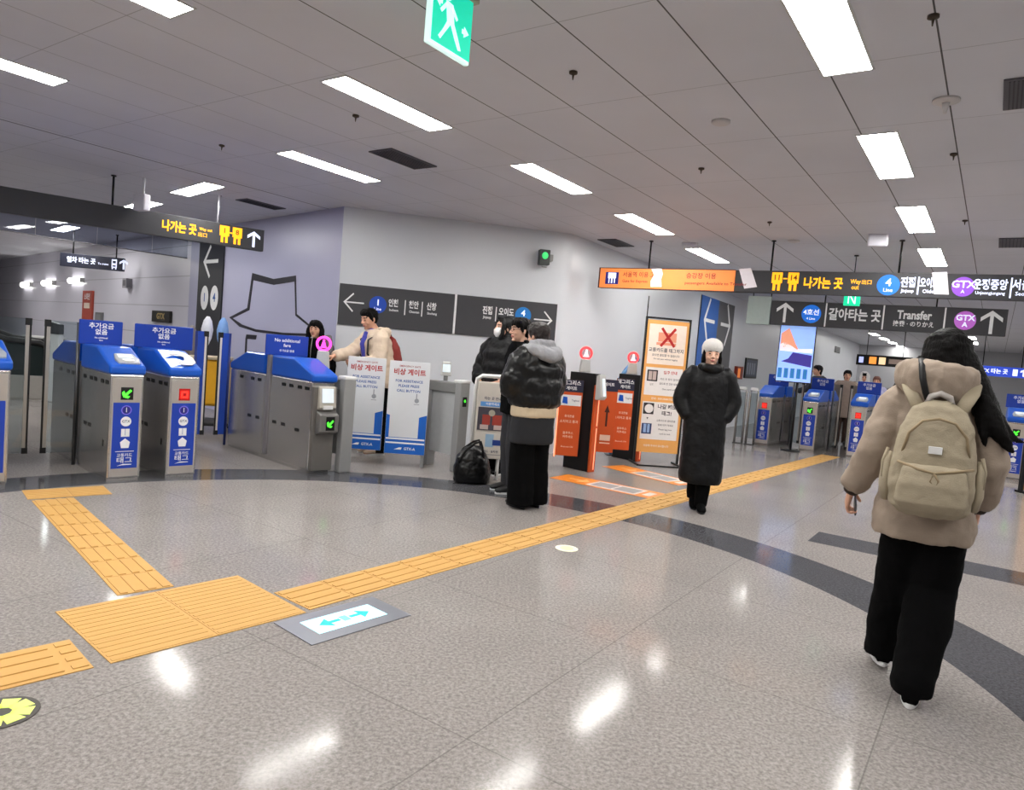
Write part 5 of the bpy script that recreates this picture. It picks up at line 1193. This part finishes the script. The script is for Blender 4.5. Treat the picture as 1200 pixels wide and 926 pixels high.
def shoe(root, p, e, m, sole, yaw=0, pitch=0, size=1.0):
    q = p.q * size; an = V(p.an[e]); M = Matrix.Translation((an.x, an.y, an.z - .085 * p.q)) @ Matrix.Rotation(yaw, 4, 'Z') @ Matrix.Rotation(pitch, 4, 'X')
    b = MB(); b.loft([(0, -.075, .045), (0, -.065, .05), (0, -.02, .062), (0, .04, .052), (0, .10, .042), (0, .155, .034), (0, .185, .028), (0, .192, .024)], [(.018, .028), (.036, .046), (.040, .056), (.042, .046), (.047, .036), (.044, .028), (.030, .02), (.01, .01)], 16, hint=(0, 0, 1))
    for v in b.bm.verts: v.co = M @ V((v.co.x * q, v.co.y * q, max(.016, v.co.z) * q))
    s_ = b.build('shoe', m, root, True)
    b = MB(); n = 20; prof = []
    for i in range(n):
        a = 2 * pi * i / n; y = .06 + .135 * sin(a); prof.append(((.040 + .010 * max(0, sin(a)) - .004 * max(0, -sin(a))) * cos(a), y))
    b.prism(prof, 'z', 0, .022, bev=.004)
    for v in b.bm.verts: v.co = M @ V((v.co.x * q, v.co.y * q, v.co.z * q))
    b.build('sole', sole, s_, True); return s_
def hair_cap(p, root, m=None, extra=None, back=-.07, voxel=.007, vol=1.0, disp=((.02, .012),), name='hair', low=-.02, fringe=.055):
    b = MB(); B = p.hb; q = p.q
    b.ell(p.h(0, -.020, .046), (.083 * q * vol, .100 * q * vol, .083 * q * vol), B, 24, 16)
    b.loft([p.h(0, -.045, .06), p.h(0, -.055, 0), p.h(0, -.055, back)], [(.080 * q * vol, .066 * q * vol), (.078 * q * vol, .056 * q), (.055 * q, .036 * q)], 18, hint=B @ V((0, 1, 0)))
    for e in (-1, 1): b.loft([p.h(e * .05, .030, .085), p.h(e * .074, .022, .045), p.h(e * .078, .008, low)], [.026 * q, .018 * q, .010 * q], 10)
    for i in range(5):
        x = -.05 + .025 * i; b.loft([p.h(x * .8, .02, .115), p.h(x, .078 - abs(x) * .3, .085), p.h(x * 1.1, .092 - abs(x) * .45, fringe)], [.020 * q, .017 * q, .007 * q], 8)
    if extra: extra(b)
    return fuse(b, name, voxel, [m or HAIR()], root, 2, disp)
def person(label, loc, az, group=None): return thing('person', label, 'person', (loc[0], loc[1], 0), R(-az), group)
BLKF = lambda: mat('black quilted nylon', (15, 15, 17), .5, 0, .12, 30, bump=.25, bscale=40, spec=.25)
BLKM = lambda: mat('matt black cloth', (8, 8, 9), .9, 0, .12, 40, bump=.2, bscale=90, spec=.08)
SHINY = lambda: mat('glossy black nylon', (9, 9, 10), .32, 0, .1, 20, bump=.2, bscale=35)

# ---- woman with backpack, walking away --------------------------------------------------------
BEIGE = mat('taupe beige shell fabric', (156, 140, 125), .75, 0, .05, 14, bump=.15, bscale=160)
BEIGE2 = mat('khaki canvas', (164, 152, 130), .8, 0, .06, 20, bump=.25, bscale=220)
wl = (at(1066, 830) * .62 + at(1046, 772) * .38)
WAZ = 28.0
wr_ = person('woman in a taupe puffer coat with long black hair, walking away with a backpack', wl, WAZ)
def wloc(x, y, z):              # pixel at a height to her local frame (plane through her, facing the viewer)
    n = az_dir(0); q = at_plane(x, y, V((wl.x, wl.y, 0)), n); return q
p = Pose(1.665, hipL=(-.065, 0, .90), hipR=(.085, 0, .90), knL=(-.075, .11, .50), anL=(-.095, .20, .105), knR=(.075, .05, .49), anR=(.025, -.17, .085), shL=(-.155, 0, 1.375), shR=(.155, 0, 1.375), elL=(-.235, -.05, 1.12), wrL=(-.315, .07, .90), elR=(.235, -.05, 1.11), wrR=(.215, .06, .90), lean=(0, .02), head=(.02, .02, 0))
person_body(p, wr_, 0, .006, hands={-1: dict(d=(-.15, .35, -.9), palm=(.9, .1, -.2), curl=.75, thumb=.9), 1: dict(d=(.0, .3, -.9), palm=(-1, .1, 0), curl=.5)})
b = MB()
for e, rd in ((-1, (.10, .105, .098, .095, .092, .088, .085)), (1, (.10, .115, .108, .108, .105, .088, .082))): trouser(b, p, e, rd, .045 if e < 0 else .05)
b.loft([(0, 0, .80), (0, 0, .95), (0, 0, 1.05)], [(.19, .13), (.18, .12), (.15, .10)], 20)
fuse(b, 'trousers', .011, [BLKM()], wr_, 5, ((.16, .022), (.05, .006)))
shoe(wr_, p, 1, BLKM(), white(), R(-4), R(0)); shoe(wr_, p, -1, BLKM(), white(), R(6), R(-6))
b = MB()
torso(b, p, [(.735, .212, .155, 0), (.80, .214, .16, 0), (1.0, .192, .15, 0), (1.15, .186, .148, .0), (1.30, .19, .145, .0), (1.40, .165, .12, -.01), (1.455, .10, .085, -.01)], 0)
for e in (-1, 1): sleeve(b, p, e, .082, .076, .060, 5)
coat = fuse(b, 'coat', .010, [BEIGE], wr_, 6, ((.09, .022), (.03, .006)))
for e in (-1, 1):
    q_ = MB(); A_ = V(p.el[e]).lerp(V(p.wr[e]), .93); B_ = V(p.el[e]).lerp(V(p.wr[e]), 1.03)
    q_.loft([tuple(A_), tuple(B_)], [.040, .036], 16); q_.build('cuff', mat('dark cuff', (58, 48, 42), .8), coat, True)
# hood lying on the back
b = MB(); pts, rad = [], []
b.loft([(-.145, .02, 1.475), (-.125, -.08, 1.46), (-.075, -.14, 1.445), (-.015, -.155, 1.43), (.05, -.14, 1.43), (.10, -.08, 1.445), (.125, .02, 1.46)], [(.04, .05), (.058, .075), (.068, .095), (.072, .10), (.066, .095), (.056, .075), (.04, .05)], 18, hint=(0, -.25, 1), power=2.4)
b.loft([(-.13, .06, 1.45), (0, .10, 1.42), (.13, .06, 1.45)], [.04, .05, .04], 12)
hood = fuse(b, 'hood', .009, [BEIGE], wr_, 4, ((.06, .02), (.025, .006)))
b = MB(); b.loft([(-.085, -.155, 1.535), (-.082, -.202, 1.505), (-.075, -.226, 1.45), (-.058, -.222, 1.39), (-.035, -.195, 1.335)], [(.013, .006)] * 5, 10, hint=(0, -1, .2)); b.build('hood_strap', blk(), hood, True)
# long hair: cap, fall behind the neck and strands blown to her right
def long_hair(b):
    q = p.q
    b.loft([p.h(0, -.04, .08), p.h(0, -.075, 0), p.h(0, -.085, -.09), p.h(.01, -.05, -.17)], [(.10 * q, .08 * q), (.105 * q, .065 * q), (.125 * q, .06 * q), (.13 * q, .06 * q)], 20)
    b.loft([p.h(.06, -.06, .0), p.h(.105, -.09, -.09), p.h(.145, -.125, -.17), p.h(.18, -.165, -.25), p.h(.22, -.18, -.32), p.h(.265, -.175, -.38), p.h(.285, -.17, -.40)], [(.06, .05), (.060, .05), (.052, .042), (.044, .032), (.034, .024), (.018, .013), (.005, .005)], 16)
    b.loft([p.h(.09, -.06, -.05), p.h(.13, -.12, -.17), p.h(.15, -.17, -.26), p.h(.165, -.185, -.34), p.h(.175, -.185, -.39)], [(.04, .035), (.04, .032), (.028, .024), (.018, .016), (.005, .005)], 12)
    b.loft([p.h(.10, -.07, -.08), p.h(.17, -.12, -.19), p.h(.225, -.15, -.28), p.h(.28, -.16, -.335), p.h(.32, -.15, -.35)], [(.04, .03), (.04, .03), (.026, .02), (.014, .012), (.004, .004)], 10)
    b.loft([p.h(-.07, -.03, -.02), p.h(-.13, -.02, -.10), p.h(-.175, -.03, -.18), p.h(-.20, -.05, -.26), p.h(-.215, -.05, -.36)], [(.05, .05), (.05, .05), (.042, .04), (.03, .03), (.006, .006)], 14)
hair_cap(p, wr_, None, long_hair, -.12, .007, 1.16, ((.03, .012), (.008, .004)))
# backpack (its own thing)
bp = thing('backpack', 'khaki canvas backpack with grey handle worn by the walking woman', 'backpack', wr_.location, wr_.rotation_euler.z)
z0 = .875; b = MB()
b.loft([(0, -.225, z0), (0, -.24, z0 + .03), (0, -.255, z0 + .12), (0, -.25, z0 + .25), (0, -.235, z0 + .36), (0, -.215, z0 + .44), (0, -.20, z0 + .475)], [(.125, .05), (.155, .075), (.163, .085), (.156, .08), (.138, .07), (.105, .055), (.055, .03)], 26, power=2.6)
bag = fuse(b, 'main_compartment', .008, [BEIGE2], bp, 3, ((.07, .016), (.025, .005)))
b = MB(); b.loft([(0, -.335, z0 + .02), (0, -.352, z0 + .06), (0, -.356, z0 + .13), (0, -.345, z0 + .19), (0, -.33, z0 + .205)], [(.115, .02), (.135, .036), (.13, .036), (.12, .03), (.11, .015)], 22, power=2.8); fuse(b, 'front_pocket', .007, [BEIGE2], bag, 3, ((.05, .012),))
b = MB(); b.tube([(-.135, -.335, z0 + .215), (-.06, -.372, z0 + .195), (0, -.376, z0 + .185), (.07, -.37, z0 + .20), (.14, -.33, z0 + .215)], .006, 8); b.tube([(0, -.378, z0 + .185), (-.012, -.385, z0 + .15), (.004, -.385, z0 + .135)], .004, 6); b.tube([(0, -.378, z0 + .185), (.018, -.385, z0 + .155), (.012, -.385, z0 + .14)], .004, 6); b.build('drawstring', mat('khaki cord', (150, 132, 104), .8), bag, True)
b = MB(); b.tube([(-.125, -.30, z0 + .24), (-.105, -.315, z0 + .34), (-.06, -.315, z0 + .395), (0, -.315, z0 + .41), (.06, -.315, z0 + .395), (.105, -.315, z0 + .34), (.125, -.30, z0 + .24)], .006, 8); b.build('zip_piping', mat('khaki cord', (150, 132, 104), .8), bag, True)
b = MB(); b.box((-.028, -.342, z0 + .262), (.022, -.328, z0 + .293), bev=.002); b.build('white_label', white(), bag)
b = MB(); b.loft([(-.05, -.20, z0 + .455), (-.035, -.215, z0 + .50), (0, -.215, z0 + .515), (.035, -.215, z0 + .50), (.05, -.20, z0 + .455)], [(.014, .022)] * 5, 12, hint=(0, -1, 0)); b.build('top_handle', mat('silver grey handle', (176, 170, 166), .5), bp, True)
for e in (-1, 1):
    b = MB(); b.loft([(e * .07, -.215, z0 + .43), (e * .10, -.205, z0 + .49), (e * .118, -.172, z0 + .525), (e * .128, -.11, z0 + .56), (e * .135, .02, z0 + .585), (e * .14, .15, z0 + .52), (e * .145, .172, z0 + .42)], [(.028, .009)] * 7, 12, hint=(0, -.6, .8)); b.build('shoulder_strap', BEIGE2, bp, True)
    b = MB(); b.loft([(e * .165, -.20, z0 + .04), (e * .172, -.215, z0 + .10), (e * .17, -.21, z0 + .20), (e * .165, -.20, z0 + .235)], [(.022, .05), (.026, .055), (.024, .05), (.014, .04)], 14); b.build('side_pocket', BEIGE2, bp, True)
    b = MB(); b.tube([(e * .175, -.235, z0 + .26), (e * .19, -.24, z0 + .20), (e * .185, -.25, z0 + .13)], .007, 8); b.build('side_strap', BEIGE2, bp, True)
# phone in her left hand
M = Matrix.Translation(wr_.location) @ Matrix.Rotation(wr_.rotation_euler.z, 4, 'Z')
hp = M @ V(add(p.wr[-1], (.022, .035, -.075)))
ph = thing('phone', 'small grey phone held in the left hand of the walking woman', 'phone', hp, wr_.rotation_euler.z); ph.rotation_euler = (Matrix.Rotation(wr_.rotation_euler.z, 3, 'Z') @ Matrix.Rotation(R(-35), 3, 'X') @ Matrix.Rotation(R(80), 3, 'Y')).to_euler()
b = MB(); b.box((-.032, -.06, -.004), (.032, .065, .004), bev=.003); b.build('casing', mat('grey phone case', (84, 86, 92), .35, .3), ph); b = MB(); b.box((-.028, -.055, .004), (.028, .06, .0048)); b.build('screen', blk(), ph)

# ---- person in long black padded coat, facing the viewer ---------------------------------------
l2 = at(816, 597); q2 = person('person in a long black padded coat and white knit hat walking towards the viewer', l2, 188)
p = Pose(1.66, elL=(-.27, -.02, 1.11), wrL=(-.165, .05, .93), elR=(.27, -.02, 1.11), wrR=(.165, .05, .93), knL=(-.055, .03, .49), anL=(-.026, .05, .085), knR=(.05, -.0, .49), anR=(.030, -.14, .12))
person_body(p, q2, 2, .006)
b = MB()
for e in (-1, 1): trouser(b, p, e, (.09, .10, .09, .085, .075, .066, .062), .05)
fuse(b, 'trousers', .010, [BLKM()], q2, 4, ((.08, .01),))
for e in (-1, 1): shoe(q2, p, e, BLKM(), blk(), 0, R(-12) if e > 0 else 0)
b = MB(); torso(b, p, [(.28, .20, .15, .02), (.33, .218, .165, .02), (.55, .215, .165, .01), (.85, .212, .165, 0), (1.10, .205, .155, 0), (1.30, .205, .15, 0), (1.41, .175, .125, -.005), (1.49, .11, .11, .0)], 0, 60)
for e in (-1, 1): sleeve(b, p, e, .088, .086, .07, 0)
fuse(b, 'coat', .010, [BLKF()], q2, 4, ((.12, .014), (.05, .008)))
b = MB(); b.loft([p.h(-.09, .02, -.13), p.h(-.06, .085, -.135), p.h(0, .105, -.14), p.h(.06, .085, -.135), p.h(.09, .02, -.13), p.h(.07, -.07, -.12), p.h(0, -.10, -.11), p.h(-.07, -.07, -.12), p.h(-.09, .02, -.13)], [.045] * 9, 12); fuse(b, 'collar', .009, [BLKF()], q2, 3, ((.04, .01),))
b = MB(); b.ell(p.h(0, -.012, .078), (.100, .116, .088), p.hb, 24, 16); b.loft([p.h(0, -.055, .0), p.h(0, -.045, .085)], [(.096, .072), (.100, .085)], 24, hint=p.hb @ V((0, 1, 0))); hat_ = fuse(b, 'knit_hat', .007, [mat('white knit', (222, 218, 214), .9, 0, .06, 60, bump=.5, bscale=120)], q2, 3, ((.012, .005),))
def side_hair(b):
    for e in (-1, 1): b.loft([p.h(e * .07, .0, .03), p.h(e * .082, .0, -.04), p.h(e * .085, -.01, -.12)], [.022, .022, .014], 10)
hair_cap(p, q2, None, side_hair, -.10, .008, .86, None, low=-.08, fringe=.07)

# ---- group of three beside the duffel bag -------------------------------------------------------
GG = 'group beside the black duffel bag'
# rear: hooded and masked
l3 = V((-.13, 8.05, 0)); q3 = person('person in black puffer with a black hood and white face mask, rearmost of the group', l3, 215, GG)
p = Pose(1.80, yaw=R(-28), elL=(-.28, .0, 1.12), wrL=(-.16, .19, 1.02), elR=(.28, .02, 1.11), wrR=(.18, .17, .99))
person_body(p, q3, 2, .006)
b = MB(); torso(b, p, [(.72, .235, .17, 0), (.80, .245, .18, 0), (1.1, .24, .18, 0), (1.30, .245, .17, 0), (1.41, .20, .14, 0), (1.49, .12, .11, 0)], 6, 50)
for e in (-1, 1): sleeve(b, p, e, .108, .10, .08, 5)
fuse(b, 'puffer_jacket', .011, [BLKF()], q3, 4, ((.06, .016),))
b = MB()
for e in (-1, 1): trouser(b, p, e, (.10, .11, .10, .095, .09, .085, .08), .04)
fuse(b, 'trousers', .011, [BLKM()], q3, 4, ((.08, .012),))
for e in (-1, 1): shoe(q3, p, e, BLKM(), white())
b = MB(); b.ell(p.h(0, -.028, .035), (.10, .112, .105), p.hb, 24, 16); b.loft([p.h(0, -.045, .03), p.h(0, -.05, -.07), p.h(0, -.04, -.15)], [(.098, .085), (.095, .08), (.12, .10)], 20, hint=p.hb @ V((0, 1, 0)))
for e in (-1, 1): b.loft([p.h(e * .055, .055, .10), p.h(e * .085, .05, .03), p.h(e * .08, .055, -.06), p.h(e * .05, .07, -.13)], [.022, .022, .024, .03], 10)
b.loft([p.h(-.06, .05, .095), p.h(0, .075, .105), p.h(.06, .05, .095)], [.02, .022, .02], 10); fuse(b, 'hood', .008, [BLKF()], q3, 3, ((.04, .008),))
b = MB(); b.loft([p.h(0, .062, -.012), p.h(0, .078, -.03), p.h(0, .075, -.06), p.h(0, .06, -.09), p.h(0, .052, -.105)], [(.064, .03), (.060, .042), (.055, .042), (.042, .035), (.03, .025)], 18, hint=p.hb @ V((0, 1, 0))); b.build('face_mask', mat('white mask', (232, 230, 230), .8), q3, True)
# middle: black haired with glasses, seen in profile
l4 = V((.06, 7.02, 0)); q4 = person('person with short black hair and glasses seen in profile in the middle of the group', l4, 252, GG)
p = Pose(1.75, yaw=R(8), elL=(-.23, -.04, 1.12), wrL=(-.14, .03, .95), elR=(.23, -.04, 1.12), wrR=(.14, .03, .95))
person_body(p, q4, 2, .006)
b = MB(); torso(b, p, [(.78, .215, .15, 0), (.9, .22, .155, 0), (1.1, .215, .155, 0), (1.30, .22, .15, 0), (1.41, .185, .12, 0), (1.48, .11, .10, 0)], 0)
for e in (-1, 1): sleeve(b, p, e, .09, .08, .065)
fuse(b, 'hooded_jacket', .011, [BLKM()], q4, 4, ((.07, .016),))
b = MB(); b.loft([(-.12, .02, 1.50), (-.10, -.09, 1.49), (0, -.135, 1.48), (.10, -.09, 1.49), (.12, .02, 1.50)], [.045, .06, .065, .06, .045], 14); fuse(b, 'hood', .009, [BLKM()], q4, 3, ((.05, .012),))
b = MB()
for e in (-1, 1): trouser(b, p, e, (.10, .105, .095, .09, .085, .08, .078), .04)
fuse(b, 'trousers', .011, [mat('charcoal trousers', (46, 46, 50), .85, 0, .1, 40)], q4, 4, ((.08, .012),))
for e in (-1, 1): shoe(q4, p, e, blk(), white())
hair_cap(p, q4, None, None, -.06, .007, 1.05, ((.025, .014),), fringe=.04)
b = MB()
for e in (-1, 1):
    b.loft([p.h(e * .033 + .024 * cos(a), .104, .006 + .019 * sin(a)) for a in [2 * pi * i / 18 for i in range(19)]], [.0022] * 19, 6); b.tube([p.h(e * .056, .10, .010), p.h(e * .076, .04, .010), p.h(e * .080, -.02, .004)], .0022, 6)
b.tube([p.h(-.010, .104, .010), p.h(0, .108, .012), p.h(.010, .104, .010)], .002, 6); b.build('glasses', blk(), q4, True)
# front: seen from behind, puffer with grey hood
l5 = at(616, 594); q5 = person('person seen from behind in a black puffer with a grey hood, beside the slim gates', l5, 322, GG)
p = Pose(1.69, pitch=R(-6), yaw=R(10), elL=(-.28, .03, 1.12), wrL=(-.13, .09, 1.03), elR=(.27, .03, 1.12), wrR=(.13, .09, 1.03), knL=(-.085, .02, .49), anL=(-.09, -.02, .085))
person_body(p, q5, 2, .006)
b = MB()
for e in (-1, 1): trouser(b, p, e, (.10, .12, .115, .115, .118, .12, .122), .035)
fuse(b, 'trousers', .011, [BLKM()], q5, 4, ((.10, .014),))
for e in (-1, 1): shoe(q5, p, e, blk(), blk())
b = MB(); torso(b, p, [(.60, .215, .15, 0), (.64, .222, .155, 0), (.85, .215, .15, 0), (1.0, .20, .14, 0)]); fuse(b, 'long_skirt_coat', .011, [mat('charcoal coat cloth', (34, 35, 39), .85, 0, .1, 40)], q5, 4, ((.12, .014),))
b = MB(); torso(b, p, [(.845, .226, .16, 0), (.87, .23, .165, 0), (.94, .23, .165, 0), (.98, .22, .155, 0)]); fuse(b, 'shirt_hem', .010, [mat('cream shirt', (206, 188, 160), .85, 0, .05, 40)], q5, 3, ((.08, .010),))
b = MB(); torso(b, p, [(.93, .225, .165, 0), (.97, .255, .19, 0), (1.10, .262, .20, 0), (1.30, .262, .19, 0), (1.41, .21, .15, 0), (1.49, .12, .11, 0)], 4, 50)
for e in (-1, 1): sleeve(b, p, e, .118, .108, .075, 4)
fuse(b, 'puffer_jacket', .011, [SHINY()], q5, 4, ((.07, .022), (.03, .006)))
b = MB(); b.loft([(-.15, .03, 1.46), (-.13, -.08, 1.455), (-.07, -.14, 1.43), (0, -.16, 1.41), (.07, -.14, 1.43), (.13, -.08, 1.455), (.15, .03, 1.46)], [(.05, .04), (.07, .05), (.085, .06), (.09, .062), (.085, .06), (.07, .05), (.05, .04)], 16, hint=(0, -.5, 1)); b.loft([(-.1, .0, 1.49), (-.06, -.09, 1.50), (.06, -.09, 1.50), (.1, .0, 1.49)], [.05, .055, .055, .05], 12); fuse(b, 'grey_hood', .009, [mat('heather grey jersey', (150, 150, 154), .9, 0, .06, 60, bump=.3)], q5, 3, ((.05, .014),))
hair_cap(p, q5, mat('dark brown hair', (34, 26, 24), .45, 0, .2, 60, bump=.5, bscale=140), None, -.085, .007, 1.10, ((.03, .014),))

# duffel bag on the floor
d0 = at(554, 566); r = thing('duffel_bag', 'black duffel bag standing on the dark floor ring beside the group', 'bag', d0 + V((-.02, .02, 0)), R(12))
b = MB(); b.loft([(0, 0, 0), (0, 0, .02), (0, 0, .12), (.0, 0, .26), (.015, 0, .345), (.03, 0, .395)], [(.15, .10), (.195, .14), (.20, .15), (.175, .13), (.11, .08), (.045, .03)], 24, power=2.5); fuse(b, 'bag_body', .009, [SHINY()], r, 4, ((.08, .022), (.03, .006)))
for y in (-.075, .05):
    b = MB(); b.loft([(-.16, y * 1.4, .22), (-.10, y * 1.2, .35), (0, y, .43), (.06, y, .45), (.08, y, .39), (.10, y * 1.3, .25)], [(.012, .004)] * 6, 10, hint=(0, 1, 0)); b.build('handle', blk(), r, True)
b = MB(); b.tube([(-.12, 0, .30), (0, -.0, .395), (.08, 0, .39)], .006, 8); b.build('zip', mat('dark zip', (60, 60, 64), .4, .5), r)

# ---- person in cream coat reaching for the pink reader -----------------------------------------
l6 = V((-1.66, 8.72, 0)); q6 = person('person in a cream puffer coat with a blue scarf reaching towards the pink reader', l6, 236)
CREAM = mat('cream puffer fabric', (214, 194, 172), .75, 0, .05, 20, bump=.2, bscale=90)
p = Pose(1.80, lean=(.0, .20), pitch=R(-14), yaw=R(16), elR=(.17, .30, 1.17), wrR=(.06, .56, 1.12), elL=(-.235, .12, 1.10), wrL=(-.10, .32, 1.07), head=(.0, .03, -.01))
person_body(p, q6, 1, .006, hands={1: dict(d=(-.15, 1, -.1), palm=(0, -.1, -1), curl=.25)})
b = MB(); torso(b, p, [(.80, .215, .16, 0), (.86, .225, .17, 0), (1.1, .215, .165, 0), (1.30, .22, .16, 0), (1.41, .185, .13, -.005), (1.48, .11, .10, 0)], 6, 50)
for e in (-1, 1): sleeve(b, p, e, .092, .082, .062, 6)
fuse(b, 'coat', .010, [CREAM], q6, 4, ((.05, .014),))
b = MB(); b.loft([add(p.nb, (-.14, .02, .01)), add(p.nb, (-.11, -.09, .01)), add(p.nb, (0, -.13, -.0)), add(p.nb, (.11, -.09, .01)), add(p.nb, (.14, .02, .01))], [.05, .066, .07, .066, .05], 14); fuse(b, 'hood', .009, [CREAM], q6, 3, ((.05, .012),))
b = MB(); b.loft([add(p.nb, (0, .12, .0)), add(p.chest, (.01, .180, .02)), add(p.waist, (.015, .195, .07)), add(p.waist, (.015, .195, -.06))], [(.055, .025), (.05, .022), (.048, .02), (.042, .016)], 14, hint=(0, 1, 0)); b.loft([add(p.nb, (-.06, .05, .02)), add(p.nb, (0, .09, .015)), add(p.nb, (.06, .05, .02))], [.03, .034, .03], 10); fuse(b, 'blue_scarf', .008, [mat('blue violet scarf', (70, 72, 170), .85, 0, .12, 40, bump=.3)], q6, 3, ((.03, .008),))
b = MB()
for e in (-1, 1): trouser(b, p, e, (.10, .105, .095, .085, .075, .07, .068), .03)
fuse(b, 'trousers', .011, [BLKM()], q6, 4, ((.08, .012),))
for e in (-1, 1): shoe(q6, p, e, mat('beige shoe', (170, 150, 130), .7), white())
hair_cap(p, q6, None, None, -.05, .007, 1.03, ((.02, .01),))
off = (0, 0)
rb = thing('backpack', 'red backpack worn by the person in the cream coat', 'backpack', l6, R(-236))
b = MB(); b.loft([(0, -.16, 1.0), (0, -.18, 1.03), (0, -.155, 1.18), (0, -.125, 1.33), (0, -.095, 1.44), (0, -.075, 1.48)], [(.11, .05), (.15, .09), (.155, .10), (.145, .09), (.10, .06), (.04, .03)], 22, power=2.6); fuse(b, 'main_compartment', .009, [mat('dark red nylon', (130, 40, 34), .6, 0, .06, 30, bump=.2)], rb, 3, ((.06, .012),))
for e in (-1, 1):
    b = MB(); b.loft([(e * .08, -.04, 1.43), (e * .12, .06, 1.545), (e * .125, .24, 1.42), (e * .13, .24, 1.25), (e * .15, .13, 1.08)], [(.022, .007)] * 5, 10, hint=(0, .7, .7)); b.build('shoulder_strap', blk(), rb, True)
b = MB(); b.tube([(-.05, -.09, 1.46), (0, -.11, 1.50), (.05, -.09, 1.46)], .008, 8); b.build('top_handle', blk(), rb, True)

# ---- woman with black hair behind the third gate ------------------------------------------------
l7 = atY(362, 520, 8.95); q7 = person('person with black hair and black zipped top standing behind the plain blue lidded gate', (l7.x, l7.y, 0), 185)
p = Pose(1.60, yaw=R(4))
person_body(p, q7, 1, .007)
b = MB(); torso(b, p, [(.80, .20, .14, 0), (.9, .205, .145, 0), (1.1, .195, .14, 0), (1.30, .20, .14, 0), (1.41, .17, .115, 0), (1.47, .10, .09, 0)])
for e in (-1, 1): sleeve(b, p, e, .08, .07, .055)
tp = fuse(b, 'zipped_top', .010, [BLKM()], q7, 4, ((.06, .012),))
b = MB(); b.loft([(0, .105, 1.40), (0, .142, 1.25), (0, .145, 1.0)], [.004] * 3, 6); b.build('zip', mat('grey zip', (150, 146, 140), .4, .5), tp)
b = MB(); b.loft([(-.17, .02, 1.42), (-.205, .06, 1.30), (-.215, .05, 1.15)], [(.045, .05), (.05, .06), (.045, .05)], 12); b.build('grey_shoulder_panel', mat('grey panel cloth', (120, 118, 120), .85), tp, True)
b = MB()
for e in (-1, 1): trouser(b, p, e, (.09, .10, .09, .08, .07, .065, .06), .03)
fuse(b, 'trousers', .012, [BLKM()], q7, 4, None)
for e in (-1, 1): shoe(q7, p, e, blk(), blk())
def bob(b):
    for e in (-1, 1): b.loft([p.h(e * .06, -.01, .06), p.h(e * .088, -.005, 0), p.h(e * .092, .0, -.09), p.h(e * .085, .02, -.17), p.h(e * .08, .04, -.25)], [.035, .034, .034, .03, .012], 12)
hair_cap(p, q7, None, bob, -.16, .008, 1.08, ((.02, .008),))

# ---- far people beyond the far gates -----------------------------------------------------------
GF = 'people beyond the far gates'
def far_person(label, loc, az, H, top_col, leg_col, hairm, hood=None, skirt=False, **k):
    r = person(label, loc, az, GF); p = Pose(H, **k); person_body(p, r, 1, .009)
    b = MB(); torso(b, p, [(.62 if skirt else .78, .22, .15, 0), (.9, .215, .15, 0), (1.1, .20, .145, 0), (1.30, .21, .145, 0), (1.41, .18, .12, 0), (1.47, .10, .09, 0)])
    for e in (-1, 1): sleeve(b, p, e, .085, .075, .06)
    fuse(b, 'coat', .012, [top_col], r, 4, ((.06, .012),)); b = MB()
    for e in (-1, 1): trouser(b, p, e, (.09, .10, .09, .08, .075, .07, .068), .03)
    fuse(b, 'trousers', .013, [leg_col], r, 3, None)
    for e in (-1, 1): shoe(r, p, e, blk(), blk())
    hair_cap(p, r, hairm, None, -.10, .009, 1.05, None)
    if hood:
        b = MB(); b.ell(p.h(0, -.04, .03), (.115, .115, .125), p.hb, 20, 14); b.loft([p.h(0, -.05, 0), p.h(0, -.04, -.14)], [(.11, .10), (.13, .11)], 16)
        for e in (-1, 1): b.loft([p.h(e * .05, .05, .11), p.h(e * .09, .05, .02), p.h(e * .07, .06, -.11)], [.03, .03, .035], 10)
        fuse(b, 'hood', .010, [hood], r, 3, ((.03, .012),))
    return r
fa = at_t(955, TF + 2.7); far_person('person in a dark grey jacket with long black hair passing the far gates', fa, 262, 1.66, mat('dark grey jacket', (56, 58, 66), .8), BLKM(), HAIR(), elR=(.30, .16, 1.14), wrR=(.42, .32, 1.08), lean=(.06, .10))
fb = at_t(984, TF + 2.6); far_person('person in a taupe coat with dark trousers facing the far glass flaps', fb, 200, 1.60, mat('taupe coat', (128, 112, 102), .8), mat('dark brown trousers', (58, 40, 34), .85), HAIR(), None, True)
fc = at_t(1004, TF + 3.4); far_person('person in a white furry hood behind the far gates', fc, 205, 1.58, mat('white fleece', (214, 210, 208), .9), BLKM(), HAIR(), mat('white fleece', (214, 210, 208), .9))
fd = at_t(1019, TF + 3.0); far_person('person with pale scarf mostly hidden behind the far red-light gate', fd, 215, 1.52, mat('pale lilac top', (176, 176, 206), .85), BLKM(), mat('reddish brown hair', (110, 70, 60), .5))
